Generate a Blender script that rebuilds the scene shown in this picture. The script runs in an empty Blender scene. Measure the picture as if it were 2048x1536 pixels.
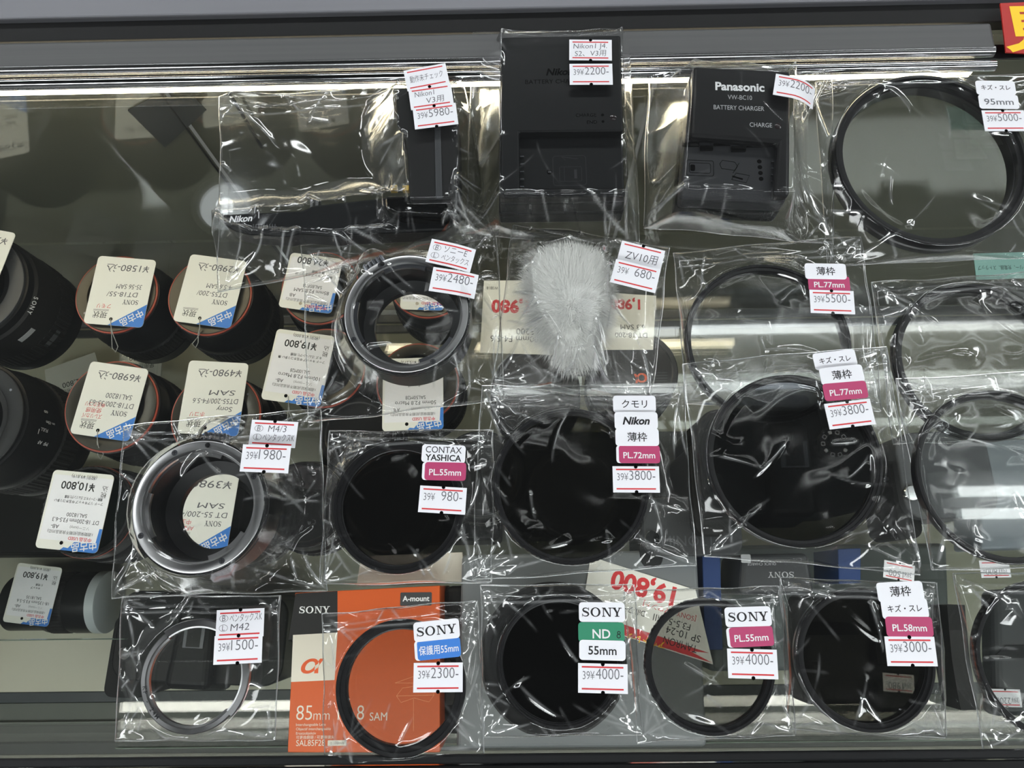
import bpy, bmesh, math, random
import numpy as np
from mathutils import Vector, Matrix, Euler

# ------------------------------------------------------------------ scene, camera, world, light, exposure
SC = bpy.context.scene
COL = SC.collection
MM = 0.001
GZ = 920.0            # height of the counter's glass top above the floor (mm); heights below are measured from the glass
FPX, CAMH, TILT, ROLL = 1538.0, 366.0, math.radians(14.8), -0.0150
cam = bpy.data.cameras.new('camera'); cam.sensor_width = 36.0; cam.lens = FPX / 2048 * 36.0
cam.clip_start = 0.01; cam.clip_end = 30
co = bpy.data.objects.new('camera', cam); COL.objects.link(co)
RC = Euler((TILT, 0, 0)).to_matrix() @ Euler((0, 0.0114, 0)).to_matrix() @ Euler((0, 0, ROLL)).to_matrix()
co.matrix_world = Matrix.Translation((0, 0, (GZ + CAMH) * MM)) @ RC.to_4x4()
SC.camera = co
W = bpy.data.worlds.new('world'); SC.world = W; W.use_nodes = True
W.node_tree.nodes['Background'].inputs[0].default_value = (0.75, 0.82, 0.85, 1)
W.node_tree.nodes['Background'].inputs[1].default_value = 0.25
SC.view_settings.view_transform = 'Standard'; SC.view_settings.look = 'None'
SC.view_settings.gamma = 1.0; SC.view_settings.use_curve_mapping = False
SC.view_settings.exposure = 0.12
TUBE_L, FILL_PANEL_L, DOWN_L, LED_L = 6.5, 15.0, 14.0, 17.0      # brightness of ceiling tubes, added ceiling panels, ceiling downlights, the case's own light strips
SC.cycles.transparent_max_bounces = 40
SC.cycles.max_bounces = 6
SC.cycles.glossy_bounces = 3
SC.cycles.diffuse_bounces = 2
SC.cycles.caustics_reflective = False
SC.cycles.caustics_refractive = False

def P(px, py, h=0.0):
    """World point (mm, heights from the glass top) seen at a pixel of the photograph at height h."""
    d = RC @ Vector(((px - 1024) / FPX, (768 - py) / FPX, -1.0))
    t = (h - CAMH) / d.z
    return Vector((d.x * t, d.y * t, h))
def PXY(px, py, h=0.0):
    p = P(px, py, h); return (p.x, p.y)

# ------------------------------------------------------------------ materials
MATS = {}
def srgb(c):
    return tuple((x / 255 / 12.92) if x / 255 <= 0.04045 else ((x / 255 + 0.055) / 1.055) ** 2.4 for x in c)
def film_mat(name):
    """Thin clear wrapping film; where it has been creased (mesh attribute) it is whiter and shinier, its glints partly painted in."""
    m = clear(name, (0.978, 0.981, 0.98), 0.036, 0.9, 2.3, 0.10, 0.005); nt = m.node_tree; N = nt.nodes.new; L = nt.links.new
    at = N('ShaderNodeAttribute'); at.attribute_name = 'crease'
    mh = [n for n in nt.nodes if n.type == 'MIX_SHADER' and abs(n.inputs[0].default_value - 0.005) < 1e-6 and not n.inputs[0].is_linked][0]
    mx = [n for n in nt.nodes if n.type == 'MIX_SHADER' and n.inputs[0].is_linked][0]
    src = mx.inputs[0].links[0].from_socket
    a = N('ShaderNodeMath'); a.operation = 'MULTIPLY_ADD'; a.inputs[1].default_value = 0.38; a.use_clamp = True; L(at.outputs['Fac'], a.inputs[0]); L(src, a.inputs[2]); L(a.outputs[0], mx.inputs[0])
    b = N('ShaderNodeMath'); b.operation = 'MULTIPLY_ADD'; b.inputs[1].default_value = 0.42; b.inputs[2].default_value = 0.005; b.use_clamp = True; L(at.outputs['Fac'], b.inputs[0]); L(b.outputs[0], mh.inputs[0])
    return m
def pbr(name, rgb, rough=0.5, metal=0.0, noise=0.0, nscale=40.0, coat=0.0, spec=0.5, stretch=None, bump=0.0):
    if name in MATS: return MATS[name]
    m = bpy.data.materials.new(name); m.use_nodes = True
    nt = m.node_tree; b = nt.nodes['Principled BSDF']
    c = srgb(rgb)
    b.inputs['Base Color'].default_value = (*c, 1)
    b.inputs['Roughness'].default_value = rough; b.inputs['Metallic'].default_value = metal
    b.inputs['Coat Weight'].default_value = coat; b.inputs['Specular IOR Level'].default_value = spec
    if noise > 0 or bump > 0:
        tc = nt.nodes.new('ShaderNodeTexCoord'); mp = nt.nodes.new('ShaderNodeMapping')
        nz = nt.nodes.new('ShaderNodeTexNoise'); nz.inputs['Scale'].default_value = nscale; nz.inputs['Detail'].default_value = 4
        mp.inputs['Scale'].default_value = stretch or (1, 1, 1)
        nt.links.new(tc.outputs['Object'], mp.inputs['Vector']); nt.links.new(mp.outputs[0], nz.inputs['Vector'])
        if noise > 0:
            mr = nt.nodes.new('ShaderNodeMapRange'); mr.inputs['To Min'].default_value = 1 - noise; mr.inputs['To Max'].default_value = 1 + noise
            mx = nt.nodes.new('ShaderNodeMix'); mx.data_type = 'RGBA'; mx.blend_type = 'MULTIPLY'; mx.inputs[0].default_value = 1
            mx.inputs[6].default_value = (*c, 1)
            nt.links.new(nz.outputs['Fac'], mr.inputs['Value']); nt.links.new(mr.outputs[0], mx.inputs[7]); nt.links.new(mx.outputs[2], b.inputs['Base Color'])
        if bump > 0:
            bp = nt.nodes.new('ShaderNodeBump'); bp.inputs['Strength'].default_value = bump; bp.inputs['Distance'].default_value = 0.0004
            nt.links.new(nz.outputs['Fac'], bp.inputs['Height']); nt.links.new(bp.outputs[0], b.inputs['Normal'])
    MATS[name] = m; return m
def emis(name, rgb, strength):
    if name in MATS: return MATS[name]
    m = bpy.data.materials.new(name); m.use_nodes = True; nt = m.node_tree; nt.nodes.clear()
    e = nt.nodes.new('ShaderNodeEmission'); o = nt.nodes.new('ShaderNodeOutputMaterial')
    e.inputs[0].default_value = (*rgb, 1); e.inputs[1].default_value = strength
    nt.links.new(e.outputs[0], o.inputs[0]); MATS[name] = m; return m
def clear(name, tint, base=0.05, edge=0.6, power=4.0, rough=0.02, haze=0.0, glosscol=(1, 1, 1)):
    """A thin clear sheet: see-through with a tint, a mirror-like sheen that grows at grazing angles, a little haze."""
    if name in MATS: return MATS[name]
    m = bpy.data.materials.new(name); m.use_nodes = True; nt = m.node_tree; nt.nodes.clear(); N = nt.nodes.new; L = nt.links.new
    out = N('ShaderNodeOutputMaterial'); tr = N('ShaderNodeBsdfTransparent'); tr.inputs[0].default_value = (*tint, 1)
    gl = N('ShaderNodeBsdfGlossy'); gl.inputs['Roughness'].default_value = rough; gl.inputs['Color'].default_value = (*glosscol, 1)
    geo = N('ShaderNodeNewGeometry'); dot = N('ShaderNodeVectorMath'); dot.operation = 'DOT_PRODUCT'
    L(geo.outputs['Normal'], dot.inputs[0]); L(geo.outputs['Incoming'], dot.inputs[1])
    ab = N('ShaderNodeMath'); ab.operation = 'ABSOLUTE'; L(dot.outputs['Value'], ab.inputs[0])
    om = N('ShaderNodeMath'); om.operation = 'SUBTRACT'; om.inputs[0].default_value = 1; L(ab.outputs[0], om.inputs[1])
    pw = N('ShaderNodeMath'); pw.operation = 'POWER'; pw.inputs[1].default_value = power; L(om.outputs[0], pw.inputs[0])
    ma = N('ShaderNodeMath'); ma.operation = 'MULTIPLY_ADD'; ma.inputs[1].default_value = edge; ma.inputs[2].default_value = base; ma.use_clamp = True
    L(pw.outputs[0], ma.inputs[0])
    body = tr
    if haze > 0:
        df = N('ShaderNodeBsdfDiffuse'); df.inputs[0].default_value = (0.9, 0.92, 0.93, 1)
        mh = N('ShaderNodeMixShader'); mh.inputs[0].default_value = haze; L(tr.outputs[0], mh.inputs[1]); L(df.outputs[0], mh.inputs[2]); body = mh
    mx = N('ShaderNodeMixShader'); L(ma.outputs[0], mx.inputs[0]); L(body.outputs[0], mx.inputs[1]); L(gl.outputs[0], mx.inputs[2])
    L(mx.outputs[0], out.inputs[0]); MATS[name] = m; return m

BLK = pbr('black plastic', (18, 19, 21), 0.38, noise=0.1, nscale=300, bump=0.15, spec=0.22)
BLKM = pbr('black matte rubber', (24, 24, 25), 0.6, noise=0.15, nscale=200, spec=0.25)
BLKS = pbr('black satin metal', (22, 22, 24), 0.3, spec=0.35)
BLKG = pbr('black gloss', (10, 10, 11), 0.12)
def turned(m, an=0.8):
    nt = m.node_tree; b = nt.nodes['Principled BSDF']; tg = nt.nodes.new('ShaderNodeTangent'); tg.direction_type = 'RADIAL'; tg.axis = 'Z'
    b.inputs['Anisotropic'].default_value = an; nt.links.new(tg.outputs[0], b.inputs['Tangent']); return m
DKG = pbr('dark grey plastic', (52, 54, 57), 0.45, noise=0.08, nscale=300, bump=0.1)
MDG = pbr('mid dark grey plastic', (78, 80, 84), 0.5)
INKK = pbr('black ink', (28, 28, 32), 0.7)
INKG = pbr('grey ink', (105, 106, 112), 0.7)
INKP = pbr('pencil ink', (92, 92, 98), 0.7)
INKR = pbr('red ink', (205, 52, 58), 0.7)
INKO = pbr('orange ink', (214, 88, 40), 0.7)
INKW = pbr('white ink', (225, 226, 228), 0.6)
INKLG = pbr('light grey ink', (170, 172, 175), 0.6)
PAPER = pbr('white paper', (232, 232, 238), 0.7)
CARD = pbr('white card', (228, 228, 222), 0.6)
PINK = pbr('pink sticker', (178, 62, 106), 0.5)
GREEN = pbr('green sticker', (44, 132, 100), 0.5)
BLUE = pbr('blue sticker', (56, 122, 205), 0.5)
STEEL = pbr('machined steel', (160, 160, 161), 0.28, 1.0, noise=0.1, nscale=30)
turned(STEEL)
STEELD = pbr('dark machined steel', (112, 114, 120), 0.3, 1.0, noise=0.1, nscale=30)
CHROME = pbr('chrome', (215, 215, 218), 0.1, 1.0)
BRUSH = pbr('brushed aluminium', (92, 92, 93), 0.5, 0.6, noise=0.16, nscale=60, stretch=(0.03, 6, 6))
SILV = pbr('dull silver', (122, 122, 128), 0.5, 0.5, noise=0.1, nscale=30, stretch=(0.05, 5, 5))
GOLD = pbr('gold contact', (225, 190, 90), 0.3, 1.0)
RED = pbr('cinnabar ring', (150, 64, 46), 0.4)
FILM = film_mat('clear film')
FEDGE = clear('clear film edge', (0.86, 0.88, 0.88), 0.22, 0.7, 2.5, 0.14, 0.07)
SEAM = clear('film seam', (0.9, 0.91, 0.91), 0.25, 0.7, 2.0, 0.15, 0.30)
GLASS = clear('counter glass', (0.965, 0.975, 0.965), 0.04, 0.8, 5.0, 0.012, 0.004)
SHELFG = clear('shelf glass', (0.955, 0.968, 0.955), 0.04, 0.8, 5.0, 0.02)
GEDGE = pbr('glass edge green', (86, 100, 90), 0.2)

# ------------------------------------------------------------------ mesh helpers (all in mm)
class Acc:
    """Collects vertices, faces and a material per face; builds ONE mesh object."""
    def __init__(s): s.v = []; s.f = []; s.mi = []; s.mats = []; s.sm = []
    def slot(s, m):
        if m not in s.mats: s.mats.append(m)
        return s.mats.index(m)
    def add(s, vs, fs, m, smooth=False, M=None):
        k = len(s.v); i = s.slot(m)
        if M is not None: vs = [tuple(M @ Vector(v)) for v in vs]
        s.v += [tuple(v) for v in vs]; s.f += [tuple(a + k for a in f) for f in fs]
        s.mi += [i] * len(fs); s.sm += [smooth] * len(fs); return s
    def build(s, name, parent=None, loc=(0, 0, 0), rotz=0.0, rot=None):
        me = bpy.data.meshes.new(name)
        me.from_pydata([(x * MM, y * MM, z * MM) for x, y, z in s.v], [], s.f)
        for m in s.mats: me.materials.append(m)
        me.polygons.foreach_set('material_index', s.mi); me.polygons.foreach_set('use_smooth', s.sm); me.update()
        if any(s.sm): me.set_sharp_from_angle(angle=math.radians(34))
        o = bpy.data.objects.new(name, me); COL.objects.link(o)
        off = GZ if parent is None else 0
        o.location = (loc[0] * MM, loc[1] * MM, (loc[2] + off) * MM)
        o.rotation_euler = rot if rot else (0, 0, rotz)
        if parent is not None: o.parent = parent
        return o
def tag(o, label=None, cat=None, group=None, kind=None):
    if label: o['label'] = label
    if cat: o['category'] = cat
    if group: o['group'] = group
    if kind: o['kind'] = kind
    return o
def thing(name, label, cat, loc, rotz=0.0, group=None, rot=None):
    o = bpy.data.objects.new(name, None); COL.objects.link(o); o.empty_display_size = 0.02
    o.location = (loc[0] * MM, loc[1] * MM, (loc[2] + GZ) * MM); o.rotation_euler = rot if rot else (0, 0, rotz)
    return tag(o, label, cat, group)

def from_bm(bm):
    bmesh.ops.recalc_face_normals(bm, faces=bm.faces)
    bm.verts.index_update()
    r = [tuple(v.co) for v in bm.verts], [tuple(v.index for v in f.verts) for f in bm.faces]
    bm.free(); return r
def prism(poly, z0, z1, bev=0.0, seg=2, vert=True, taper=0.0):
    bm = bmesh.new()
    vs = [bm.verts.new((x, y, z0)) for x, y in poly]
    f = bm.faces.new(vs)
    if f.normal.z > 0: f.normal_flip()
    r = bmesh.ops.extrude_face_region(bm, geom=[f])
    tv = [e for e in r['geom'] if isinstance(e, bmesh.types.BMVert)]
    for v in tv: v.co.z = z1
    if taper:
        cx = sum(v.co.x for v in tv) / len(tv); cy = sum(v.co.y for v in tv) / len(tv)
        for v in tv: v.co.x = cx + (v.co.x - cx) * (1 - taper); v.co.y = cy + (v.co.y - cy) * (1 - taper)
    bmesh.ops.recalc_face_normals(bm, faces=bm.faces)
    if bev > 0:
        es = [e for e in bm.edges if vert or abs(e.verts[0].co.z - e.verts[1].co.z) < 1e-6]
        bmesh.ops.bevel(bm, geom=es, offset=bev, segments=seg, affect='EDGES', profile=0.5, clamp_overlap=True)
    return from_bm(bm)
def rrect(w, h, r=1.0, n=5, cx=0, cy=0):
    pts = []
    for sx, sy, a0 in ((1, 1, 0), (-1, 1, 90), (-1, -1, 180), (1, -1, 270)):
        for i in range(n + 1):
            a = math.radians(a0 + 90 * i / n)
            pts.append((cx + sx * (w / 2 - r) + r * math.cos(a), cy + sy * (h / 2 - r) + r * math.sin(a)))
    return pts
def box(w, d, z0, z1, bev=0.4, cx=0, cy=0, seg=2):
    return prism([(cx - w / 2, cy - d / 2), (cx + w / 2, cy - d / 2), (cx + w / 2, cy + d / 2), (cx - w / 2, cy + d / 2)], z0, z1, bev, seg)
def flat(poly, z):
    return [(x, y, z) for x, y in poly], [tuple(range(len(poly)))]
def quad(x0, y0, x1, y1, z): return flat([(x0, y0), (x1, y0), (x1, y1), (x0, y1)], z)
def circ(r, n=20, cx=0, cy=0): return [(cx + r * math.cos(2 * math.pi * i / n), cy + r * math.sin(2 * math.pi * i / n)) for i in range(n)]
def lathe(prof, n=96, closed=False, a0=0.0, a1=2 * math.pi, teeth=None):
    """prof: list of (r, z); teeth: {profile index: (amp, count)} ripples the radius there."""
    full = abs(a1 - a0 - 2 * math.pi) < 1e-6
    k = n if full else n + 1
    vs, fs = [], []
    for i in range(k):
        a = a0 + (a1 - a0) * i / n
        for j, (r, z) in enumerate(prof):
            rr = r
            if teeth and j in teeth:
                amp, cnt = teeth[j]; rr += amp * (1 if math.sin(a * cnt) > 0 else 0)
            vs.append((rr * math.cos(a), rr * math.sin(a), z))
    m = len(prof); jj = m if closed else m - 1
    for i in range(n):
        i2 = (i + 1) % k
        for j in range(jj):
            j2 = (j + 1) % m
            fs.append((i * m + j, i2 * m + j, i2 * m + j2, i * m + j2))
    if not full and closed:
        fs.append(tuple(range(m))); fs.append(tuple(reversed([n * m + j for j in range(m)])))
    return vs, fs
def tube(pts, r, n=6):
    pts = [Vector(p) for p in pts]; vs, fs = [], []
    for i, p in enumerate(pts):
        d = (pts[min(i + 1, len(pts) - 1)] - pts[max(i - 1, 0)])
        d = d.normalized() if d.length > 0 else Vector((1, 0, 0))
        u = d.orthogonal().normalized() if abs(d.z) > 0.98 else d.cross(Vector((0, 0, 1))).normalized()
        w = d.cross(u)
        for k in range(n):
            a = 2 * math.pi * k / n; q = p + (u * math.cos(a) + w * math.sin(a)) * r; vs.append(tuple(q))
    for i in range(len(pts) - 1):
        for k in range(n):
            k2 = (k + 1) % n; fs.append((i * n + k, i * n + k2, (i + 1) * n + k2, (i + 1) * n + k))
    fs.append(tuple(reversed(range(n)))); fs.append(tuple((len(pts) - 1) * n + k for k in range(n)))
    return vs, fs
def line(pts, w, z):
    """Flat pen stroke through points."""
    vs, fs = [], []
    for i, p in enumerate(pts):
        a = Vector(pts[max(i - 1, 0)]); b = Vector(pts[min(i + 1, len(pts) - 1)]); d = (b - a).normalized(); n = Vector((-d.y, d.x)) * w / 2
        vs += [(p[0] + n.x, p[1] + n.y, z), (p[0] - n.x, p[1] - n.y, z)]
    fs = [(2 * i, 2 * i + 1, 2 * i + 3, 2 * i + 2) for i in range(len(pts) - 1)]
    return vs, fs

TCACHE = {}
def text_geo(body, bold=0.0, shear=0.0):
    """Letters as flat geometry, cap height about 1, centred on x, on the base line."""
    key = (body, bold, shear)
    if key in TCACHE: return TCACHE[key]
    if body == 'SONY': r = sony()
    else:
        c = bpy.data.curves.new('t', 'FONT'); c.body = body; c.size = 1.4; c.offset = bold; c.shear = shear; c.resolution_u = 3
        o = bpy.data.objects.new('t', c); me = bpy.data.meshes.new_from_object(o)
        vs = [tuple(v.co) for v in me.vertices]; fs = [tuple(p.vertices) for p in me.polygons]
        bpy.data.objects.remove(o); bpy.data.curves.remove(c); bpy.data.meshes.remove(me)
        r = (vs, fs)
    vs, fs = r
    if vs:
        x0 = min(v[0] for v in vs); x1 = max(v[0] for v in vs)
        vs = [(v[0] - (x0 + x1) / 2, v[1], 0) for v in vs]; w = x1 - x0
    else: w = 0
    TCACHE[key] = (vs, fs, w); return TCACHE[key]
def sony():
    """Four slab-serif capitals."""
    vs, fs = [], []
    def pl(p): 
        k = len(vs); vs.extend((x, y, 0) for x, y in p); fs.append(tuple(range(k, k + len(p))))
    def strip(a, b):
        k = len(vs); n = len(a)
        vs.extend((x, y, 0) for x, y in a); vs.extend((x, y, 0) for x, y in b)
        for i in range(n - 1): fs.append((k + i, k + i + 1, k + n + i + 1, k + n + i))
    # S
    cen = [(0.80, 0.80), (0.66, 0.92), (0.46, 0.95), (0.25, 0.90), (0.17, 0.74), (0.27, 0.60), (0.50, 0.52), (0.72, 0.42), (0.80, 0.27), (0.70, 0.10), (0.48, 0.05), (0.26, 0.08), (0.10, 0.22)]
    wid = [0.06, 0.09, 0.10, 0.14, 0.20, 0.21, 0.22, 0.21, 0.20, 0.14, 0.10, 0.09, 0.06]
    A, B = [], []
    for i, p in enumerate(cen):
        a = Vector(cen[max(i - 1, 0)]); b = Vector(cen[min(i + 1, len(cen) - 1)]); d = (b - a).normalized(); n = Vector((-d.y, d.x)) * wid[i] / 2
        A.append((p[0] + n.x, p[1] + n.y)); B.append((p[0] - n.x, p[1] - n.y))
    strip(A, B)
    pl([(0.78, 0.66), (0.86, 0.66), (0.86, 1.0), (0.80, 1.0)]); pl([(0.06, 0.0), (0.12, 0.0), (0.14, 0.34), (0.06, 0.34)])
    # O
    ox = 1.62
    out = [(ox + 0.58 * math.cos(2 * math.pi * i / 32), 0.5 + 0.52 * math.sin(2 * math.pi * i / 32)) for i in range(33)]
    inn = [(ox + 0.34 * math.cos(2 * math.pi * i / 32), 0.5 + 0.43 * math.sin(2 * math.pi * i / 32)) for i in range(33)]
    strip(out, inn)
    # N
    x = 2.38
    pl([(x + 0.12, 0), (x + 0.22, 0), (x + 0.22, 1), (x + 0.12, 1)]); pl([(x + 0.90, 0), (x + 1.0, 0), (x + 1.0, 1), (x + 0.90, 1)])
    pl([(x + 0.10, 1), (x + 0.38, 1), (x + 1.0, 0.0), (x + 0.82, 0.0)])
    pl([(x, 0), (x + 0.36, 0), (x + 0.36, 0.09), (x, 0.09)]); pl([(x, 0.91), (x + 0.3, 0.91), (x + 0.3, 1), (x, 1)]); pl([(x + 0.76, 0.91), (x + 1.14, 0.91), (x + 1.14, 1), (x + 0.76, 1)])
    # Y
    x = 3.55
    pl([(x + 0.08, 1), (x + 0.36, 1), (x + 0.68, 0.45), (x + 0.46, 0.42)]); pl([(x + 0.86, 1), (x + 0.98, 1), (x + 0.70, 0.42), (x + 0.58, 0.45)])
    pl([(x + 0.46, 0), (x + 0.69, 0), (x + 0.69, 0.46), (x + 0.46, 0.46)])
    pl([(x, 0.91), (x + 0.46, 0.91), (x + 0.46, 1), (x, 1)]); pl([(x + 0.74, 0.91), (x + 1.12, 0.91), (x + 1.12, 1), (x + 0.74, 1)]); pl([(x + 0.32, 0), (x + 0.84, 0), (x + 0.84, 0.09), (x + 0.32, 0.09)])
    return vs, fs
def put_text(acc, body, x, y, cap, m, z=0.0, rot=0.0, align='c', bold=0.0, sx=1.0, shear=0.0, fit=None):
    vs, fs, w = text_geo(body, bold, shear)
    if not vs: return
    kx = cap * sx
    if fit: kx = min(kx, fit / max(w, 1e-6)) if fit > 0 else -fit / w
    dx = 0 if align == 'c' else (w * kx / 2 if align == 'l' else -w * kx / 2)
    M = Matrix.Translation((x, y, z)) @ Matrix.Rotation(rot, 4, 'Z') @ Matrix.Translation((dx, 0, 0)) @ Matrix.Diagonal((kx, cap, 1, 1))
    acc.add(vs, fs, m, False, M)

# ------------------------------------------------------------------ the room (setting)
def struct(name, vs, fs, m, loc=(0, 0, 0)):
    a = Acc(); a.add(vs, fs, m); o = a.build(name, None, (loc[0], loc[1], loc[2] - GZ)); o['kind'] = 'structure'; return o
ROOMM = pbr('room paint', (120, 122, 122), 0.8, noise=0.05, nscale=3)
CEILM = pbr('ceiling paint', (70, 72, 72), 0.9, noise=0.05, nscale=3)
FLOORM = pbr('floor vinyl', (96, 94, 90), 0.5, noise=0.12, nscale=6)
RX, RY0, RY1, RH = 2600, -2400, 3200, 2760
struct('floor', *box(2 * RX + 200, RY1 - RY0 + 200, -100, 0, 0, 0, (RY0 + RY1) / 2), FLOORM)
struct('ceiling', *box(2 * RX + 200, RY1 - RY0 + 200, RH, RH + 80, 0, 0, (RY0 + RY1) / 2), CEILM)
struct('wall_left', *box(100, RY1 - RY0, 0, RH, 0, -RX - 50, (RY0 + RY1) / 2), ROOMM)
struct('wall_right', *box(100, RY1 - RY0, 0, RH, 0, RX + 50, (RY0 + RY1) / 2), ROOMM)
struct('wall_back', *box(2 * RX, 100, 0, RH, 0, 0, RY1 + 50), ROOMM)
struct('wall_front', *box(2 * RX, 100, 0, RH, 0, 0, RY0 - 50), ROOMM)
# ceiling lamps: reflected tubes and downlight, plus added unseen panels
TUBE = emis('fluorescent tube', (0.95, 1.0, 0.99), TUBE_L)
DOWN = emis('downlight', (0.93, 0.98, 1.0), DOWN_L)
LAMPZ = RH - GZ - 75
def fixture(x0, x1, y, label, gap=160, r=14):
    t = thing('ceiling_lamp', label, 'lamp', ((x0 + x1) / 2, y, RH - GZ), 0, 'twin tube ceiling lamps'); L = x1 - x0
    a = Acc(); a.add(*box(L + 60, gap + 120, -40, 0, 4), pbr('lamp housing', (150, 150, 150), 0.6)); a.build('housing', t)
    for s in (-1, 1):
        b = Acc(); b.add(*tube([(-L / 2, s * gap / 2, -75), (L / 2, s * gap / 2, -75)], r, 12), TUBE, True); b.build('tube', t)
        for q in (-1, 1):
            e = Acc(); e.add(*box(22, 34, -92, -38, 2, q * (L / 2 + 11), s * gap / 2), pbr('lamp holder', (190, 190, 190), 0.5)); e.build('tube_holder', t)
def mirror_xy(px, py):                               # ceiling point whose reflection in the glass top is seen at a pixel
    p = P(px, py, -LAMPZ); return p.x, p.y
xa, ya = mirror_xy(985, 668); xb, yb = mirror_xy(985, 781)
fixture(xa, xa + 1900, (ya + yb) / 2, 'twin tube ceiling lamp over the right half of the counter', abs(ya - yb))
xc, yc = mirror_xy(1905, 1007)
fixture(xc, xc + 1300, yc, 'twin tube ceiling lamp at the counter\'s right end', 60)
FILL_PANEL = emis('added panel light', (0.96, 1.0, 1.0), FILL_PANEL_L)  # unseen panels added to light the goods and draw highlights on the film
for w_, d_, x_, y_, lab in ((1250, 320, -1750, 2250, 'over the back left of the shop'), (1250, 320, -100, 2350, 'over the back middle of the shop'), (1250, 320, 1600, 2250, 'over the back right of the shop'),
                            (1250, 320, -1500, -1000, 'behind the viewer on the left'), (1250, 320, 100, -1150, 'right behind the viewer'), (1250, 320, 1650, -1000, 'behind the viewer on the right'),
                            (320, 1250, -2200, 650, 'along the left wall'), (320, 1250, 2280, 700, 'along the right wall')):
    t = thing('added_panel_lamp', 'added unseen ceiling panel ' + lab, 'lamp', (x_, y_, RH - GZ), 0, 'added unseen ceiling panels')
    a = Acc(); a.add(*box(w_ + 50, d_ + 50, -38, 0, 3), MATS['lamp housing']); a.build('housing', t)
    a = Acc(); a.add(*box(w_, d_, -48, -38.5, 3), FILL_PANEL); a.build('diffuser', t)
dx, dy = mirror_xy(432, 388)
t = thing('downlight', 'round recessed ceiling downlight over the left half of the counter', 'lamp', (dx, dy, RH - GZ))
a = Acc(); a.add(*lathe([(105, 0), (105, -12), (88, -12), (80, 0)], 48), pbr('lamp trim', (170, 170, 170), 0.5), True); a.build('trim_ring', t)
a = Acc(); a.add(*lathe([(0, -9), (26, -9), (27, -6), (27, -4)], 40), DOWN, True); a.build('bulb', t)
a = Acc(); a.add(*lathe([(28, -5), (80, -3), (80, -1), (28, -1)], 48), emis('downlight reflector glow', (0.9, 0.97, 1.0), 3.0), True); a.build('reflector', t)

# ------------------------------------------------------------------ the display counter
YB = P(1024, 150, 0).y                                # rear edge of the visible glass
YF = P(1024, 1506, 0).y                               # front edge of the visible glass
YW = P(1024, 40, 0).y                                 # sliding back doors
YFG = YF - 58                                         # front glass pane
XL, XR = -620.0, 640.0
ZS, ZF = -262.0, -470.0                               # upper glass shelf, lower shelf
case = thing('display_counter', 'glass topped display counter with brushed metal rear rail and black front rail', 'display counter', (0, (YB + YF) / 2, -GZ))
BASE = Vector((0, (YB + YF) / 2, -GZ))
def case_part(name, vs, fs, m, smooth=False, label=None):
    a = Acc(); a.add([(v[0] - BASE.x, v[1] - BASE.y, v[2] - BASE.z) for v in vs], fs, m, smooth); o = a.build(name, case); tag(o, label); return o
def bar(name, y0, y1, z0, z1, m, bev=0.6, x0=XL, x1=XR, label=None):
    return case_part(name, *prism([(x0, y0), (x1, y0), (x1, y1), (x0, y1)], z0, z1, bev), m, False, label)
case_part('glass_top', *prism([(XL, YF - 14), (XR, YF - 14), (XR, YB + 20), (XL, YB + 20)], -6, 0, 0), GLASS)
# rear rail: from the glass outwards
def yat(py, h=0): return P(1024, py, h).y
xe = P(1983, 60, 6).x
BEAM = pbr('warm metal lip', (225, 220, 190), 0.3, 0.6)
case_part('chrome_bead', *tube([(XL, yat(147, 4), 2.6), (xe, yat(147, 4), 2.6)], 3.0, 16), CHROME, True, 'round chrome bead along the glass')
bar('rear_rail_shadow_gap', yat(139), yat(112), 0.05, 1.5, BLKS, 0.2)
bar('rear_rail', yat(116, 7), yat(64, 7), 1.5, 7.0, BRUSH, 1.5, XL, xe, 'brushed grey metal rear rail')
bar('rear_channel', yat(66), yat(16), -6, 1.2, BLKM, 0.6, label='black rear channel')
case_part('rear_rail_lip', *tube([(XL, yat(121, 4), 3.6), (xe, yat(121, 4), 3.6)], 3.2, 20), pbr('satin metal lip', (150, 150, 152), 0.2, 1.0), True, 'rounded satin metal lip of the rear rail')
bar('rear_ledge', yat(19, 4), yat(-60, 4), -6, 5.0, SILV, 1.0, label='dull silver rear ledge')
# front rail
bar('front_rail', yat(1527, 2), YF, 0.05, 2.5, BLK, 0.8, label='black front rail')
bar('front_edge_trim', yat(1575, 2), yat(1529, 2), -8, 3.2, CHROME, 1.2, label='bright metal front edge')
# carcass
CREAM = pbr('cream laminate', (196, 194, 176), 0.55, noise=0.05, nscale=5)
DOORM = clear('smoked back door', (0.02, 0.02, 0.02), 0.10, 0.6, 4.0, 0.06)
WALLM = pbr('grey green back panel', (74, 76, 67), 0.4, noise=0.12, nscale=9, spec=0.5, coat=1.0)
WALLM.node_tree.nodes['Principled BSDF'].inputs['Coat IOR'].default_value = 2.1; WALLM.node_tree.nodes['Principled BSDF'].inputs['Coat Roughness'].default_value = 0.05
xs = P(238, 170, -10).x; xs2 = P(420, 200, -10).x
for i, (x0, x1, dy) in enumerate(((XL, xs - 1, 0), (xs + 1, xs2 + 260, 5), (xs2 + 262, XR, 0))):
    case_part('sliding_door', *box(x1 - x0, 4, ZF, -8, 0, (x0 + x1) / 2, YW + dy), WALLM, False)
bar('door_seam', YW - 3.2, YW - 2.2, ZF, -8, BLKS, 0, xs - 0.6, xs + 0.6)
xs3 = P(388, 186, -10).x
bar('door_seam', YW - 3.2, YW - 2.2, -120, -8, BLKS, 0, xs3 - 1.0, xs3 + 1.0)
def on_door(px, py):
    d = RC @ Vector(((px - 1024) / FPX, (768 - py) / FPX, -1.0)); k = (YW - 2.4) / d.y; return (d.x * k, d.z * k + CAMH)
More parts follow.
